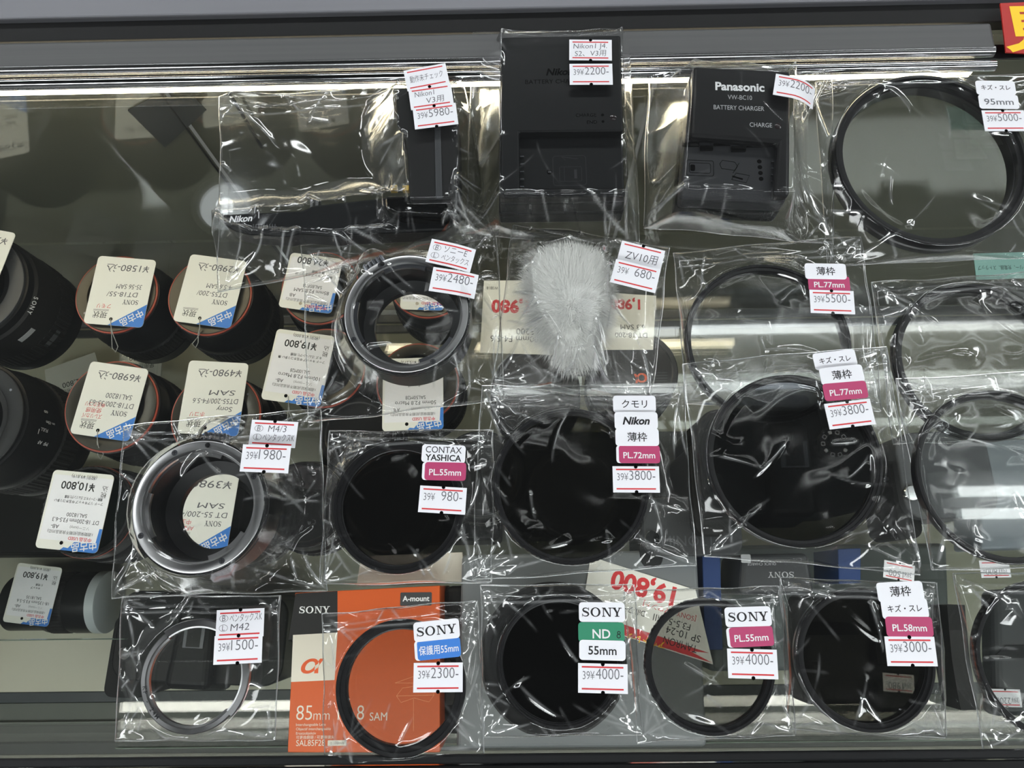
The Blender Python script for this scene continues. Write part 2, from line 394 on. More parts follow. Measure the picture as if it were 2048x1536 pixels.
q_ = [on_door(*p) for p in ((256, 220), (300, 196), (386, 191), (413, 219), (330, 294))]
case_part('door_reflection_patch', [(x, YW - 2.4 - e, z) for e in (0, 0.6) for x, z in q_], [(0, 1, 2, 3, 4), (9, 8, 7, 6, 5)] + [(k, 5 + k, 5 + (k + 1) % 5, (k + 1) % 5) for k in range(5)], pbr('painted dark reflection', (34, 38, 40), 0.4), False, 'dark patch on the back door standing in for a reflection')  # dark polygon painted in for a reflection in the door
bar('front_glass', YFG - 6, YFG, ZF - 60, -8.5, GLASS, 0)
bar('lower_shelf', yat(1374, ZF), YW - 4, ZF - 14, ZF, CREAM, 0.5, label='cream lower shelf')
bar('lower_shelf_edge', yat(1396, ZF), yat(1375, ZF), ZF - 40, ZF - 1, pbr('dark edge strip', (52, 58, 60), 0.4), 0.5)
bar('plinth_step', yat(1440, ZF), yat(1398, ZF), ZF - 44, ZF - 6, pbr('grey plinth', (92, 96, 88), 0.5), 0.5)
bar('plinth_front', YFG + 1, yat(1442, ZF), ZF - 44, ZF - 2, pbr('pale plinth', (112, 116, 108), 0.5), 0.5)
bar('door_track', YW - 14, YW - 5, ZF + 0.2, ZF + 7, SILV, 0.8, label='metal door track')
bar('door_track', YW - 26, YW - 17, ZF + 0.2, ZF + 5, STEELD, 0.8)
xb = P(236, 1420, ZS).x
for x0, x1, py in ((XL, xb - 1, 1268), (xb + 1, XR, 1488)):
    yf = P(1024, py, ZS).y
    bar('glass_shelf', yf, YW - 5, ZS - 5, ZS, SHELFG, 0, x0, x1)
    bar('shelf_edge', yf - 0.8, yf - 0.2, ZS - 5, ZS, GEDGE, 0, x0, x1)
bar('cabinet_base', YFG - 4, YW + 8, -GZ + 2, ZF - 62, pbr('cabinet laminate', (70, 70, 70), 0.6), 1)
bar('end_panel', YFG, YW + 6, ZF - 62, -8, pbr('end panel', (90, 92, 88), 0.6), 0, XL - 14, XL - 1)
bar('end_panel', YFG, YW + 6, ZF - 62, -8, MATS['end panel'], 0, XR + 1, XR + 14)
WARM = emis('warm light strip', (1.0, 0.86, 0.60), LED_L)
COOL = emis('neutral light strip', (1.0, 0.97, 0.88), LED_L * 0.8)
bar('light_strip', yat(160.5, -9), yat(136, -9), -14, -8, WARM, 0, XL + 5, xe - 4, 'glowing warm light strip')
bar('light_strip', YFG + 4, YFG + 13, -18, -12, COOL, 0, XL + 5, XR - 5, 'glowing front light strip')

# ------------------------------------------------------------------ stickers, bags
def plate(acc, w, h, m, z0=0.0, z1=0.14, nx=12, r=0.0):
    if r > 0:
        acc.add(*prism(rrect(w, h, r, 4), z0, z1, 0), m); return
    vs, fs = [], []
    for i in range(nx + 1):
        x = -w / 2 + w * i / nx
        vs += [(x, -h / 2, z0), (x, h / 2, z0), (x, h / 2, z1), (x, -h / 2, z1)]
    for i in range(nx):
        a, b = 4 * i, 4 * i + 4
        fs += [(a + 3, b + 3, b + 2, a + 2), (a, a + 1, b + 1, b), (a, b, b + 3, a + 3), (a + 1, a + 2, b + 2, b + 1)]
    fs += [(0, 3, 2, 1), (4 * nx, 4 * nx + 1, 4 * nx + 2, 4 * nx + 3)]
    acc.add(vs, fs, m)
def strip_grid(x0, x1, y0, y1, z, n=10):
    vs, fs = [], []
    for i in range(n + 1):
        x = x0 + (x1 - x0) * i / n; vs += [(x, y0, z), (x, y1, z)]
    return vs, [(2 * i, 2 * i + 2, 2 * i + 3, 2 * i + 1) for i in range(n)]
ZT = 0.2
def price_label(price, notches='tb', ink=INKG):
    a = Acc(); w, h = 21.6, 12.2
    plate(a, w, h, PAPER)
    for y in (h / 2 - 1.5, -h / 2 + 1.7): a.add(*strip_grid(-w / 2 + 1.6, w / 2 - 1.8, y - 0.33, y + 0.33, ZT), INKR)
    put_text(a, '39¥', -w / 2 + 2.0, -0.5, 3.5, ink, ZT + 0.02, 0, 'l', -0.012, 1, 0, -5.2)
    put_text(a, price.strip(), w / 2 - 1.9, -0.3, 4.6, ink, ZT + 0.02, 0.0, 'r', -0.012, 1, 0, -12.0 * len(price.strip()) / 5)
    if 't' in notches: a.add(*flat(circ(0.85, 14, 0, h / 2 - 0.25), ZT), BLKG)
    if 'b' in notches: a.add(*flat(circ(0.85, 14, 0, -h / 2 + 0.25), ZT), BLKG)
    return a, w, h
def note_label(lines, notches='t'):
    """Hand-written label; lines: (text, x, y, cap, width factor, circled)."""
    a = Acc(); w, h = 21.6, 12.2
    plate(a, w, h, PAPER)
    for y in (h / 2 - 1.5, -h / 2 + 1.4): a.add(*strip_grid(-w / 2 + 1.6, w / 2 - 1.8, y - 0.33, y + 0.33, ZT), INKR)
    for tx, x, y, cap, sx, circled, *wd in lines:
        wd = -wd[0] if wd else None
        put_text(a, tx, x, y, cap * 1.12, INKP, ZT + 0.02, 0.03, 'c', -0.008, sx, 0.1, wd)
        if circled:
            c = [(x + 1.9 * math.cos(q * math.pi / 12), y + cap / 2 + 1.45 * math.sin(q * math.pi / 12)) for q in range(25)]
            a.add(*line(c, 0.16, ZT + 0.02), INKP)
    if 't' in notches: a.add(*flat(circ(0.85, 14, 0, h / 2 - 0.25), ZT), BLKG)
    if 'b' in notches: a.add(*flat(circ(0.85, 14, 0, -h / 2), ZT), BLKG)
    return a, w, h
def size_label(text, bg, fg, cap=3.2, bold=0.02, strip=False, fit=17.0, dy=0.0, sx=1.0, extra=None, w=20.4, shear=0.0):
    a = Acc(); h = 8.4
    plate(a, w, h, PAPER if strip else bg, r=1.5)
    if strip: a.add(*flat([(p[0] + 0.6, p[1]) for p in rrect(w - 1.2, h, 1.4, 4)], 0.17), bg)
    put_text(a, text, 0.5 if strip else 0, -cap / 2 + dy, cap, fg, ZT + 0.02, 0, 'c', bold, sx, shear, fit)
    if extra: extra(a)
    return a, w, h

def sd_poly(X, Y, pts):
    d = np.full(X.shape, 1e9); inside = np.zeros(X.shape, bool); n = len(pts)
    for i in range(n):
        ax, ay = pts[i]; bx, by = pts[(i + 1) % n]; ex, ey = bx - ax, by - ay
        t = np.clip(((X - ax) * ex + (Y - ay) * ey) / (ex * ex + ey * ey), 0, 1)
        d = np.minimum(d, np.hypot(X - ax - t * ex, Y - ay - t * ey))
        c = ((ay > Y) != (by > Y)) & (X < (bx - ax) * (Y - ay) / ((by - ay) if by != ay else 1e-9) + ax); inside ^= c
    return np.where(inside, -d, d)
def drape(X, Y, objs):
    D = np.zeros(X.shape)
    for o in objs:
        if o[0] == 'disc': d = np.hypot(X - o[1], Y - o[2]) - o[3]; h = o[4]
        else: d = sd_poly(X, Y, o[1]); h = o[2]
        h = h + 0.5
        L = 3.0 + (o[-1] if len(o) > (5 if o[0] == 'disc' else 3) else 1.4 * h)
        k = np.clip(1 - np.maximum(d - 0.4, 0) / L, 0, 1)
        D = np.maximum(D, (h + 0.35) * k ** 1.6)
    return D
BAGS = []
def bag(label, corners, z0, objs, stickers, seed, crumple=1.0, flap=True, puff=0.9, calm=1.0):
    """corners: pixels TL, TR, BR, BL. stickers: (part name, (Acc,w,h), px, py, height guess, rotation deg, bend, tilt, label)."""
    rng = np.random.RandomState(seed)
    cp = [np.array(PXY(x, y, z0)) for x, y in corners]
    ctr = sum(cp) / 4
    root = thing('plastic_bag', label, 'plastic bag', (ctr[0], ctr[1], z0), 0, 'clear plastic bags on the counter glass')
    TL, TR, BR, BL = [c - ctr for c in cp]
    objs = [(o[0], o[1] - ctr[0], o[2] - ctr[1]) + tuple(o[3:]) if o[0] == 'disc' else (o[0], [(x - ctr[0], y - ctr[1]) for x, y in o[1]]) + tuple(o[2:]) for o in objs]
    Wd = np.linalg.norm(TR - TL); Hd = np.linalg.norm(TL - BL)
    def knots(L):
        n = int(L / 0.62); e = np.array([0, 0.12, 0.3, 0.55, 0.85]) / L
        return np.concatenate([e, np.linspace(1.2 / L, 1 - 1.2 / L, n), 1 - e[::-1]])
    ku, kv = knots(Wd), knots(Hd)
    S, T = np.meshgrid(ku, kv)                      # T: 0 top .. 1 bottom
    X = (1 - T) * ((1 - S) * TL[0] + S * TR[0]) + T * ((1 - S) * BL[0] + S * BR[0])
    Y = (1 - T) * ((1 - S) * TL[1] + S * TR[1]) + T * ((1 - S) * BL[1] + S * BR[1])
    wav = 0.35 * np.sin(S * rng.uniform(5, 9) + rng.uniform(0, 6)) + 0.3 * np.sin(S * rng.uniform(11, 19) + rng.uniform(0, 6))
    wav2 = 0.35 * np.sin(T * rng.uniform(5, 9) + rng.uniform(0, 6)) + 0.3 * np.sin(T * rng.uniform(11, 19) + rng.uniform(0, 6))
    X = X + wav2 * 0.8 * crumple; Y = Y + wav * 0.8 * crumple
    de = np.minimum(np.minimum(S, 1 - S) * Wd, np.minimum(T, 1 - T) * Hd)
    q = np.clip(de / 1.6, 0, 1); rnd = np.sqrt(np.clip(1 - (1 - q) ** 2, 0, 1))
    D = drape(X, Y, objs)
    wr = np.zeros(X.shape)
    for _ in range(7):                               # slow undulation
        wl = rng.uniform(16, 46); an = rng.uniform(0, math.pi * 2); am = rng.uniform(0.5, 1) * 0.0105 * wl * crumple * calm
        wr += am * np.sin((X * math.cos(an) + Y * math.sin(an)) * 2 * math.pi / wl + rng.uniform(0, 6.3))
    CR = np.zeros(X.shape)  # crease mask: stress whitening plus glints painted along the folds
    def ridge(p, dirv, L, a, w, curv=0.0, e=0.42, line=True):
        ux, uy = dirv; u = (X - p[0]) * ux + (Y - p[1]) * uy; v = -(X - p[0]) * uy + (Y - p[1]) * ux
        v = v - curv * u * u / 100.0 - curv * 0.3 * np.sin(u / 7.0)
        k = np.clip(u / L, 0, 1); tp = np.where((u > 0) & (u < L), np.minimum(1, np.minimum(k, 1 - k) * 5) * (1 - 0.5 * k), 0)
        if line and rng.rand() < 0.8:
            ph = rng.uniform(0, 6); g = min(1.0, 0.35 + a) * (0.35 + 0.65 * np.sin(u / rng.uniform(3, 9) + ph) ** 2)
            np.maximum(CR, g * np.minimum(1, tp * 1.4) * np.exp(-(v / 0.42) ** 2), out=CR)
        s = np.where(v > 0, v / w, -v / (w * 1.8))
        return 1.9 * a * tp * np.exp(-(np.sqrt(s * s + (e / w) ** 2) - e / w))
    def unit(v): return v / max(np.linalg.norm(v), 1e-6)
    big = 0.5 * (Wd + Hd)
    for c, opp in ((TL, BR), (TR, BL), (BR, TL), (BL, TR)):           # fans from the corners
        base = unit(opp - c)
        for _ in range(rng.randint(3, 6)):
            an = rng.uniform(-0.72, 0.72); d = np.array([base[0] * math.cos(an) - base[1] * math.sin(an), base[0] * math.sin(an) + base[1] * math.cos(an)])
            wr += ridge(c + base * rng.uniform(0.5, 5), d, big * rng.uniform(0.15, 0.5), rng.uniform(0.25, 0.75) * crumple, rng.uniform(0.8, 2.4), rng.uniform(-1, 1))
    for ed in range(4):                                                # creases that come off the sides
        a_, b_ = ((TL, TR), (TR, BR), (BR, BL), (BL, TL))[ed]
        inn = unit(-(a_ + b_) / 2)
        for _ in range(rng.randint(2, 5)):
            f = rng.uniform(0.08, 0.92); an = rng.uniform(-1.0, 1.0); d = np.array([inn[0] * math.cos(an) - inn[1] * math.sin(an), inn[0] * math.sin(an) + inn[1] * math.cos(an)])
            wr += ridge(a_ * (1 - f) + b_ * f + inn * rng.uniform(0, 4), d, rng.uniform(6, 26), rng.uniform(0.2, 0.65) * crumple, rng.uniform(0.6, 1.9), rng.uniform(-1.6, 1.6))
    for o in objs:                                                     # tension creases round what is inside
        if o[0] == 'disc':
            for _ in range(rng.randint(5, 9)):
                an = rng.uniform(0, 2 * math.pi); rad = np.array([math.cos(an), math.sin(an)]); tn = np.array([-rad[1], rad[0]]) * rng.choice([-1, 1])
                d = unit(rad * rng.uniform(0.15, 0.9) + tn)
                wr += ridge(np.array([o[1], o[2]]) + rad * (o[3] + rng.uniform(-2, 1)), d, rng.uniform(10, 30), rng.uniform(0.3, 0.8) * crumple, rng.uniform(0.8, 2.2), rng.uniform(-2.0, 2.0))
        else:
            for (x, y) in o[1]:
                for _ in range(2):
                    p = np.array([x, y]); d = unit(p - np.mean(np.array(o[1]), 0)); an = rng.uniform(-0.8, 0.8); d = np.array([d[0] * math.cos(an) - d[1] * math.sin(an), d[0] * math.sin(an) + d[1] * math.cos(an)])
                    wr += ridge(p - d * 1.5, d, rng.uniform(8, 26), rng.uniform(0.4, 1.1) * crumple, rng.uniform(0.8, 2.2), rng.uniform(-1.5, 1.5))
    for _ in range(int(6 * crumple)):                                  # stray creases
        p = TL * rng.uniform(0, 1) + BR * rng.uniform(0, 1) + (TR - BL) * rng.uniform(-0.25, 0.25); an = rng.uniform(0, 2 * math.pi)
        wr += ridge(p, (math.cos(an), math.sin(an)), rng.uniform(8, 30), rng.uniform(0.2, 0.6) * crumple, rng.uniform(0.5, 1.8), rng.uniform(-3, 3))
    if flap:
        for yy, am in ((0.075, 0.55), (0.115, 0.4)):
            v = (T - yy) * Hd; wr += am * np.exp(-np.abs(v) / 0.7)
    # level patches under the stickers
    lev = []
    for st in stickers:
        nm, (ac, w, h), px, py, hg, rot, bend, tilt, lab = st
        p = P(px, py, z0 + hg); x, y = p.x - ctr[0], p.y - ctr[1]; r = math.radians(rot)
        lx = (X - x) * math.cos(r) + (Y - y) * math.sin(r); ly = -(X - x) * math.sin(r) + (Y - y) * math.cos(r)
        m = (np.abs(lx) < w / 2 + 0.6) & (np.abs(ly) < h / 2 + 0.6)
        soft = np.clip(1 - np.maximum(np.abs(lx) - w / 2, np.abs(ly) - h / 2) / 3.0, 0, 1)
        wr = np.where(wr > 0, wr * (1 - 0.97 * soft), wr); lev.append((x, y, m, st))
    wr = np.where(wr < 0, wr * 0.35, wr); wr = np.where((wr < -0.5) & (D > 0.5), -0.5, wr)
    for o in objs:
        if o[0] == 'disc':
            dd = np.hypot(X - o[1], Y - o[2]); rim = np.clip(1 - np.abs(dd - o[3] + 2.5) / 4.5, 0, 1); CR *= (1 - 0.75 * np.minimum(1, rim * 2)) * np.where(dd < o[3], 0.6, 1.0); wr *= 1 - 0.6 * np.minimum(1, rim * 2)
        else:                                                          # stretched flat over a box-shaped thing
            ins = np.clip((-sd_poly(X, Y, o[1]) - 0.5) / 2.0, 0, 1); CR *= 1 - 0.88 * ins; wr *= 1 - 0.8 * ins
    for (x, y, m, st) in lev: CR[m] = 0
    if flap: CR = np.maximum(CR, 0.45 * np.exp(-((T - 0.115) * Hd / 0.4) ** 2)); CR = np.maximum(CR, 0.3 * np.exp(-((T - 0.075) * Hd / 0.35) ** 2))
    Z = rnd * (puff + D) + rnd * wr; Z = np.maximum(Z, 0.06 + 0 * Z) * np.where(de <= 0, 0, 1) + 0.05
    nv, nu = X.shape
    v = np.stack([X, Y, Z], -1).reshape(-1, 3)
    idx = np.arange(nv * nu).reshape(nv, nu)
    f = np.stack([idx[1:, :-1], idx[1:, 1:], idx[:-1, 1:], idx[:-1, :-1]], -1).reshape(-1, 4)
    de_c = 0.25 * (de[1:, :-1] + de[1:, 1:] + de[:-1, 1:] + de[:-1, :-1]).reshape(-1)
    mi = (de_c < 0.55).astype(np.int32)
    # back sheet: coarse
    sb = [0, len(ku) // 4, len(ku) // 2, 3 * len(ku) // 4, len(ku) - 1]; tb = [0, len(kv) // 4, len(kv) // 2, 3 * len(kv) // 4, len(kv) - 1]
    vb = np.array([[X[j, i], Y[j, i], 0.0] for j in tb for i in sb]); k0 = len(v)
    fb = np.array([[k0 + j * 5 + i, k0 + j * 5 + i + 1, k0 + (j + 1) * 5 + i + 1, k0 + (j + 1) * 5 + i] for j in range(4) for i in range(4)])
    v = np.concatenate([v, vb]) * MM; f = np.concatenate([f, fb]); mi = np.concatenate([mi, np.zeros(len(fb), np.int32)])
    me = bpy.data.meshes.new('film'); me.vertices.add(len(v)); me.vertices.foreach_set('co', v.astype(np.float32).ravel())
    me.loops.add(f.size); me.loops.foreach_set('vertex_index', f.astype(np.int32).ravel())
    me.polygons.add(len(f)); me.polygons.foreach_set('loop_start', np.arange(0, f.size, 4, dtype=np.int32)); me.polygons.foreach_set('loop_total', np.full(len(f), 4, np.int32))
    me.materials.append(FILM); me.materials.append(FEDGE); me.polygons.foreach_set('material_index', mi); me.polygons.foreach_set('use_smooth', np.ones(len(f), bool))
    me.update(calc_edges=True)
    ca = me.attributes.new('crease', 'FLOAT', 'POINT'); ca.data.foreach_set('value', np.concatenate([CR.ravel(), np.zeros(len(vb))]).astype(np.float32))
    o = bpy.data.objects.new('film', me); COL.objects.link(o); o.parent = root
    for nm, ix in (('side_seam', np.s_[:, 0]), ('side_seam', np.s_[:, -1]), ('bottom_fold', np.s_[-1, :]), ('mouth_edge', np.s_[0, :])):
        xx, yy = X[ix][::6], Y[ix][::6]; a = Acc()
        a.add(*tube([(xx[k], yy[k], 0.2 + 0.12 * math.sin(k * 0.7 + seed)) for k in range(len(xx))], 0.2, 5), SEAM, True); a.build(nm, root)
    for i, (x, y, m, st) in enumerate(lev):
        nm, (ac, w, h), px, py, hg, rot, bend, tilt, lab = st
        z = (float(Z[m].max()) if m.any() else hg) + 0.15
        if bend: ac.v = [(a, b, c - bend * max(0, a + w * 0.1) ** 2) for a, b, c in ac.v]
        so = ac.build(nm, root, (x, y, z), rot=(math.radians(tilt[0]), math.radians(tilt[1]), math.radians(rot)) if tilt else (0, 0, math.radians(rot)))
        if lab: so['label'] = lab
    return root

# ------------------------------------------------------------------ filters
def lens_filter(label, px, py, r, ringw, h, z0, gmat, knurl=True, tiers=1, ringmat=None):
    x, y = PXY(px, py, z0 + h)
    t = thing('lens_filter', label, 'lens filter', (x, y, z0 + 0.35), 0, 'round lens filters in clear bags')
    rm = ringmat or BLKS
    ri = r - ringw
    a = Acc()
    if tiers == 1:
        prof = [(ri, 0.3), (r - 1.2, 0), (r - 0.7, 0.0), (r - 0.5, h * 0.36), (r, h * 0.42), (r, h * 0.92), (r - 0.4, h), (r - ringw * 0.45, h), (r - ringw * 0.5, h * 0.82), (ri + 0.3, h * 0.8), (ri, h * 0.72)]
    else:
        prof = [(ri, 0.3), (r - 1.0, 0), (r - 0.2, 0.3), (r, h * 0.38), (r - 0.7, h * 0.42), (r - 0.7, h * 0.5), (r, h * 0.54), (r - 0.1, h * 0.94), (r - 0.5, h), (r - ringw * 0.4, h), (r - ringw * 0.45, h * 0.86), (ri + 0.6, h * 0.84), (ri + 0.5, h * 0.6), (ri, h * 0.58)]
    n = 240 if knurl else 120
    tth = {4: (-0.32, n // 2), 5: (-0.32, n // 2)} if knurl else None
    a.add(*lathe(prof, n if not knurl else 240, True, teeth=tth), rm, not knurl)
    if knurl: a.sm = [True] * len(a.sm)
    a.build('frame_ring', t)
    g = Acc(); zc = h * 0.5
    g.add(*prism(circ(ri + 0.15, 96), zc - 0.8, zc + 0.8, 0), gmat); g.build('filter_glass', t)
    return ('disc', x, y, r, h)
def gl(name, tint, base=0.05, **k): return clear(name, tint, base, 0.7, 4.5, k.get('rough', 0.02), 0.0, k.get('gc', (1, 1, 1)))
G_UV = gl('clear filter glass', (0.96, 0.965, 0.95), 0.035)
G_PLL = gl('light polariser glass', (0.86, 0.87, 0.87), 0.05)
G_PLM = gl('mid polariser glass', (0.60, 0.60, 0.585), 0.035)
G_PLD = gl('dark polariser glass', (0.37, 0.365, 0.335), 0.035)
G_CON = gl('very dark polariser glass', (0.33, 0.32, 0.31), 0.03)
G_ND = gl('black neutral glass', (0.045, 0.045, 0.05), 0.03)
G_VAR = gl('near black coated glass', (0.46, 0.465, 0.47), 0.03, gc=(0.85, 0.9, 1.0))
G_PRO = gl('clear protector glass', (0.90, 0.90, 0.89), 0.03)

def PLs(text, strip=False): return size_label(text, PINK, INKW, 2.9, 0.02, strip, 15.5, -0.4)
def Ws(text, cap=3.2, bold=0.01, fit=16.0, **k): return size_label(text, PAPER, INKK, cap, bold, False, fit, **k)
def SONYs(): return Ws('SONY', 3.9, fit=17.6)
S = lambda nm, lab, px, py, hg=5, rot=0, bend=0, tilt=None, label=None: (nm, lab, px, py, hg, rot, bend, tilt, label)
PR, NT, SZ = 'price_sticker', 'note_sticker', 'type_sticker'

# top row, right: thick clear filter
d = lens_filter('large clear lens filter with thick double black rim at the right of the top row', 1863, 315, 49, 5.2, 11, 0.5, G_UV, False, 2)
bag('clear bag with a 39¥5000- price sticker holding the largest clear filter', [(1630, 164), (2086, 146), (2116, 512), (1654, 534)], 0.3, [d],
    [S(SZ, Ws('キズ・スレ', 2.4, fit=15), 1989, 178, 12, -2), S(SZ, size_label('95mm', PAPER, INKG, 3.6, 0.012, False, -15), 1995, 206, 12, -2), S(PR, price_label('5000-'), 2006, 244, 12, -1)], 11, 0.85)
# second row
da = lens_filter('thin black rimmed clear looking polarising filter behind the black one', 1536, 682, 40.5, 3.4, 6, 0.5, G_PLL, True)
bag('clear bag with a 39¥5500- price sticker, a thin rimmed filter inside', [(1347, 505), (1722, 472), (1765, 822), (1372, 806)], 0.3, [da],
    [S(SZ, Ws('薄枠', 3.4), 1648, 546, 6, -2), S(SZ, PLs('PL.77mm'), 1655, 571, 6, -2), S(PR, price_label('5500-'), 1661, 607, 6, -3)], 12, 1.25)
dr1 = lens_filter('clear filter with wide black rim cut off by the right edge of the second row', 1957, 720, 39.5, 4.0, 7, 0.5, G_PRO, True, 2)
bag('bright creased clear bag around the right edge filter of the second row', [(1743, 566), (2140, 540), (2190, 872), (1786, 890)], 0.6, [dr1], [], 13, 1.4)
db = lens_filter('nearly black polarising filter lying over the lower half of another', 1590, 917, 40, 3.4, 7, 7.0, G_VAR, True, 2)
bag('clear bag with a 39¥3800- price sticker over the nearly black filter', [(1364, 728), (1772, 692), (1842, 1148), (1410, 1112)], 6.8, [db],
    [S(SZ, Ws('キズ・スレ', 2.4, fit=15), 1672, 718, 7, 6), S(SZ, Ws('薄枠', 3.4), 1680, 752, 7, 5), S(SZ, PLs('PL.77mm'), 1687, 784, 7, 4), S(PR, price_label('3800-'), 1696, 830, 7, 6)], 14, 1.05)
dr2 = lens_filter('clear grey filter with plain black rim at the right edge of the third row', 2008, 950, 39.8, 3.3, 6, 7.6, G_PLL, False)
bag('clear bag around the right edge filter of the third row', [(1790, 760), (2170, 736), (2236, 1128), (1862, 1142)], 7.4, [dr2], [], 15, 1.15)
d72 = lens_filter('dark brown tinted polarising filter with thin black rim in the middle of the third row', 1142, 969, 36.6, 3.2, 6, 1.1, G_PLD, True)
bag('clear bag with four stickers and a 39¥3800- price over the dark tinted filter', [(962, 772), (1366, 775), (1392, 1132), (944, 1160)], 0.9, [d72],
    [S(SZ, Ws('クモリ', 3.2), 1269, 808, 6, -1), S(SZ, Ws('Nikon', 3.6, 0.05, shear=0.25), 1271, 843, 6, -1), S(SZ, Ws('薄枠', 3.4), 1273, 876, 6, -1), S(SZ, PLs('PL.72mm', True), 1275, 910, 6, -1), S(PR, price_label('3800-'), 1271, 960, 6, -1)], 16, 1.1)
dc = lens_filter('dark polarising filter with a deep knurled black rim left of the third row centre', 797, 1012, 30.5, 4.2, 9, 0.7, G_CON, True, 2)
bag('clear bag with a 39¥ 980- price sticker over the dark knurled filter', [(660, 862), (988, 860), (984, 1166), (640, 1168)], 0.5, [dc],
    [S(SZ, size_label('CONTAX', PAPER, INKK, 3.1, 0.0, False, 16.8, 1.9, extra=lambda a: put_text(a, 'YASHICA', 0, -3.3, 2.9, INKK, ZT + 0.02, 0, 'c', 0.03, 1, 0, 16.8)), 888, 909, 9, -3), S(SZ, PLs('PL.55mm', True), 889, 944, 9, -2), S(PR, price_label(' 980-'), 886, 1001, 9, -4)], 17, 1.1)
# front row
dp = lens_filter('clear protective filter with black rim in front of the orange box', 801, 1374, 28.6, 4.6, 6, 0.5, G_PRO, False, 2)
bag('clear bag with a 39¥2300- price sticker in front of the orange box', [(645, 1228), (956, 1200), (968, 1508), (649, 1531)], 0.3, [dp],
    [S(SZ, SONYs(), 874, 1260, 6, 5), S(SZ, size_label('保護用55mm', BLUE, INKW, 3.0, 0.01, True, 17.5, -0.3), 876, 1297, 6, 5), S(PR, price_label('2300-'), 877, 1354, 6, 0)], 18, 0.9, puff=0.5, calm=0.8)
dn = lens_filter('pure black neutral density filter in the front row', 1120, 1323, 27.6, 2.6, 6, 0.9, G_ND, False, 2)
def nd8(a): 
    a.add(*line([(7.6 + 0.75 * math.cos(q * 0.5), -1.6 + 0.8 * math.sin(q * 0.5)) for q in range(14)], 0.35, ZT + 0.02), INKK)
    a.add(*line([(7.7 + 0.6 * math.cos(q * 0.5), -0.2 + 0.6 * math.sin(q * 0.5)) for q in range(14)], 0.35, ZT + 0.02), INKK)
bag('clear bag with a green sticker and a 39¥4000- price over the black filter', [(961, 1170), (1268, 1169), (1284, 1470), (967, 1474)], 0.7, [dn],
    [S(SZ, SONYs(), 1203, 1224, 6, -1), S(SZ, size_label('ND', GREEN, INKW, 3.9, 0.02, False, 8, -0.6, extra=nd8), 1202, 1264, 6, -1), S(SZ, Ws('55mm', 3.6, 0.02, 15), 1204, 1300, 6, -2), S(PR, price_label('4000-'), 1205, 1356, 6, -2)], 19, 0.85, puff=0.5, calm=0.7)
d55 = lens_filter('see-through grey polarising filter over the slanted sale card', 1420, 1331, 28.6, 3.3, 7, 0.9, G_PLM, True)
bag('clear bag with a 39¥4000- price sticker over the see-through grey filter', [(1248, 1183), (1559, 1171), (1592, 1470), (1275, 1485)], 0.7, [d55],
    [S(SZ, SONYs(), 1494, 1233, 7, 1), S(SZ, PLs('PL.55mm', True), 1498, 1273, 7, 2), S(PR, price_label('4000-'), 1503, 1327, 7, -2)], 20, 0.9, puff=0.5, calm=0.8)
d58 = lens_filter('dark polarising filter with thick black rim at the right of the front row', 1733, 1318, 29.9, 3.6, 8, 0.9, G_PLD, True, 2)
bag('clear bag with a 39¥3000- price sticker over the thick rimmed filter', [(1560, 1156), (1873, 1165), (1894, 1476), (1577, 1460)], 0.9, [d58],
    [S(SZ, Ws('薄枠', 3.4), 1797, 1183, 8, 2), S(SZ, Ws('キズ・スレ', 2.4, fit=15), 1806, 1217, 8, 1), S(SZ, PLs('PL.58mm'), 1815, 1253, 8, -1), S(PR, price_label('3000-'), 1818, 1302, 8, -1)], 21, 0.9, puff=0.5, calm=0.8)
dr3 = lens_filter('clear filter cut off by the right edge of the front row', 2108, 1319, 33.8, 3.0, 6, 0.7, G_PLL, True)
bag('clear bag cut off by the right edge of the front row', [(1905, 1146), (2226, 1140), (2256, 1490), (1966, 1505)], 0.5, [dr3], [], 22, 1.2)

# ------------------------------------------------------------------ bare mount ring, mount adapters
def arc_text(a, s, r, a0, cap, m, z, step):
    for i, ch in enumerate(s):
        if ch == ' ': continue
        q = a0 + i * step
        put_text(a, ch, r * math.cos(q), r * math.sin(q), cap, m, z, q + math.pi / 2, 'c', 0.01)
x, y = PXY(388, 1354, 3)
t = thing('mount_ring', 'thin bare steel mount ring in the leftmost bag of the front row', 'lens mount ring', (x, y, 0.7))
a = Acc()
a.add(*lathe([(21.0, 0), (24.8, 0), (24.8, 2.6), (24.4, 3.0), (22.0, 3.0), (21.7, 2.2), (21.0, 2.0)], 120, True, math.radians(-42), math.radians(128)), STEEL, True)
a.add(*lathe([(20.2, 0), (23.7, 0), (23.7, 2.6), (23.3, 3.0), (21.6, 3.0), (21.2, 2.2), (20.2, 2.0)], 120, True, math.radians(128), math.radians(-42 + 360)), STEEL, True)
a.build('ring', t)
a = Acc(); arc_text(a, 'M42 - PK', 22.6, math.radians(228), 1.9, INKK, 3.06, math.radians(-5.2))
a.v = [(px_, py_, pz_) for px_, py_, pz_ in a.v]; a.build('engraving', t)
bag('flat clear bag with a 39¥1500- price sticker holding the bare steel ring', [(245, 1193), (562, 1191), (550, 1480), (230, 1482)], 0.3, [('disc', x, y, 24.8, 3.2)],
    [S(NT, note_label([('B', -7.4, 1.2, 2.3, 0.9, 1), ('ペンタックスK', 2.6, 1.0, 2.6, 0.55, 0, 14.5), ('L', -7.4, -2.9, 2.2, 0.9, 1), ('M42', 0.0, -3.1, 2.8, 1.0, 0, 8.5)], 't'), 483, 1246, 3, 2), S(PR, price_label('1500-'), 479, 1298, 3, 2)], 23, 0.75, puff=0.5, calm=0.6)

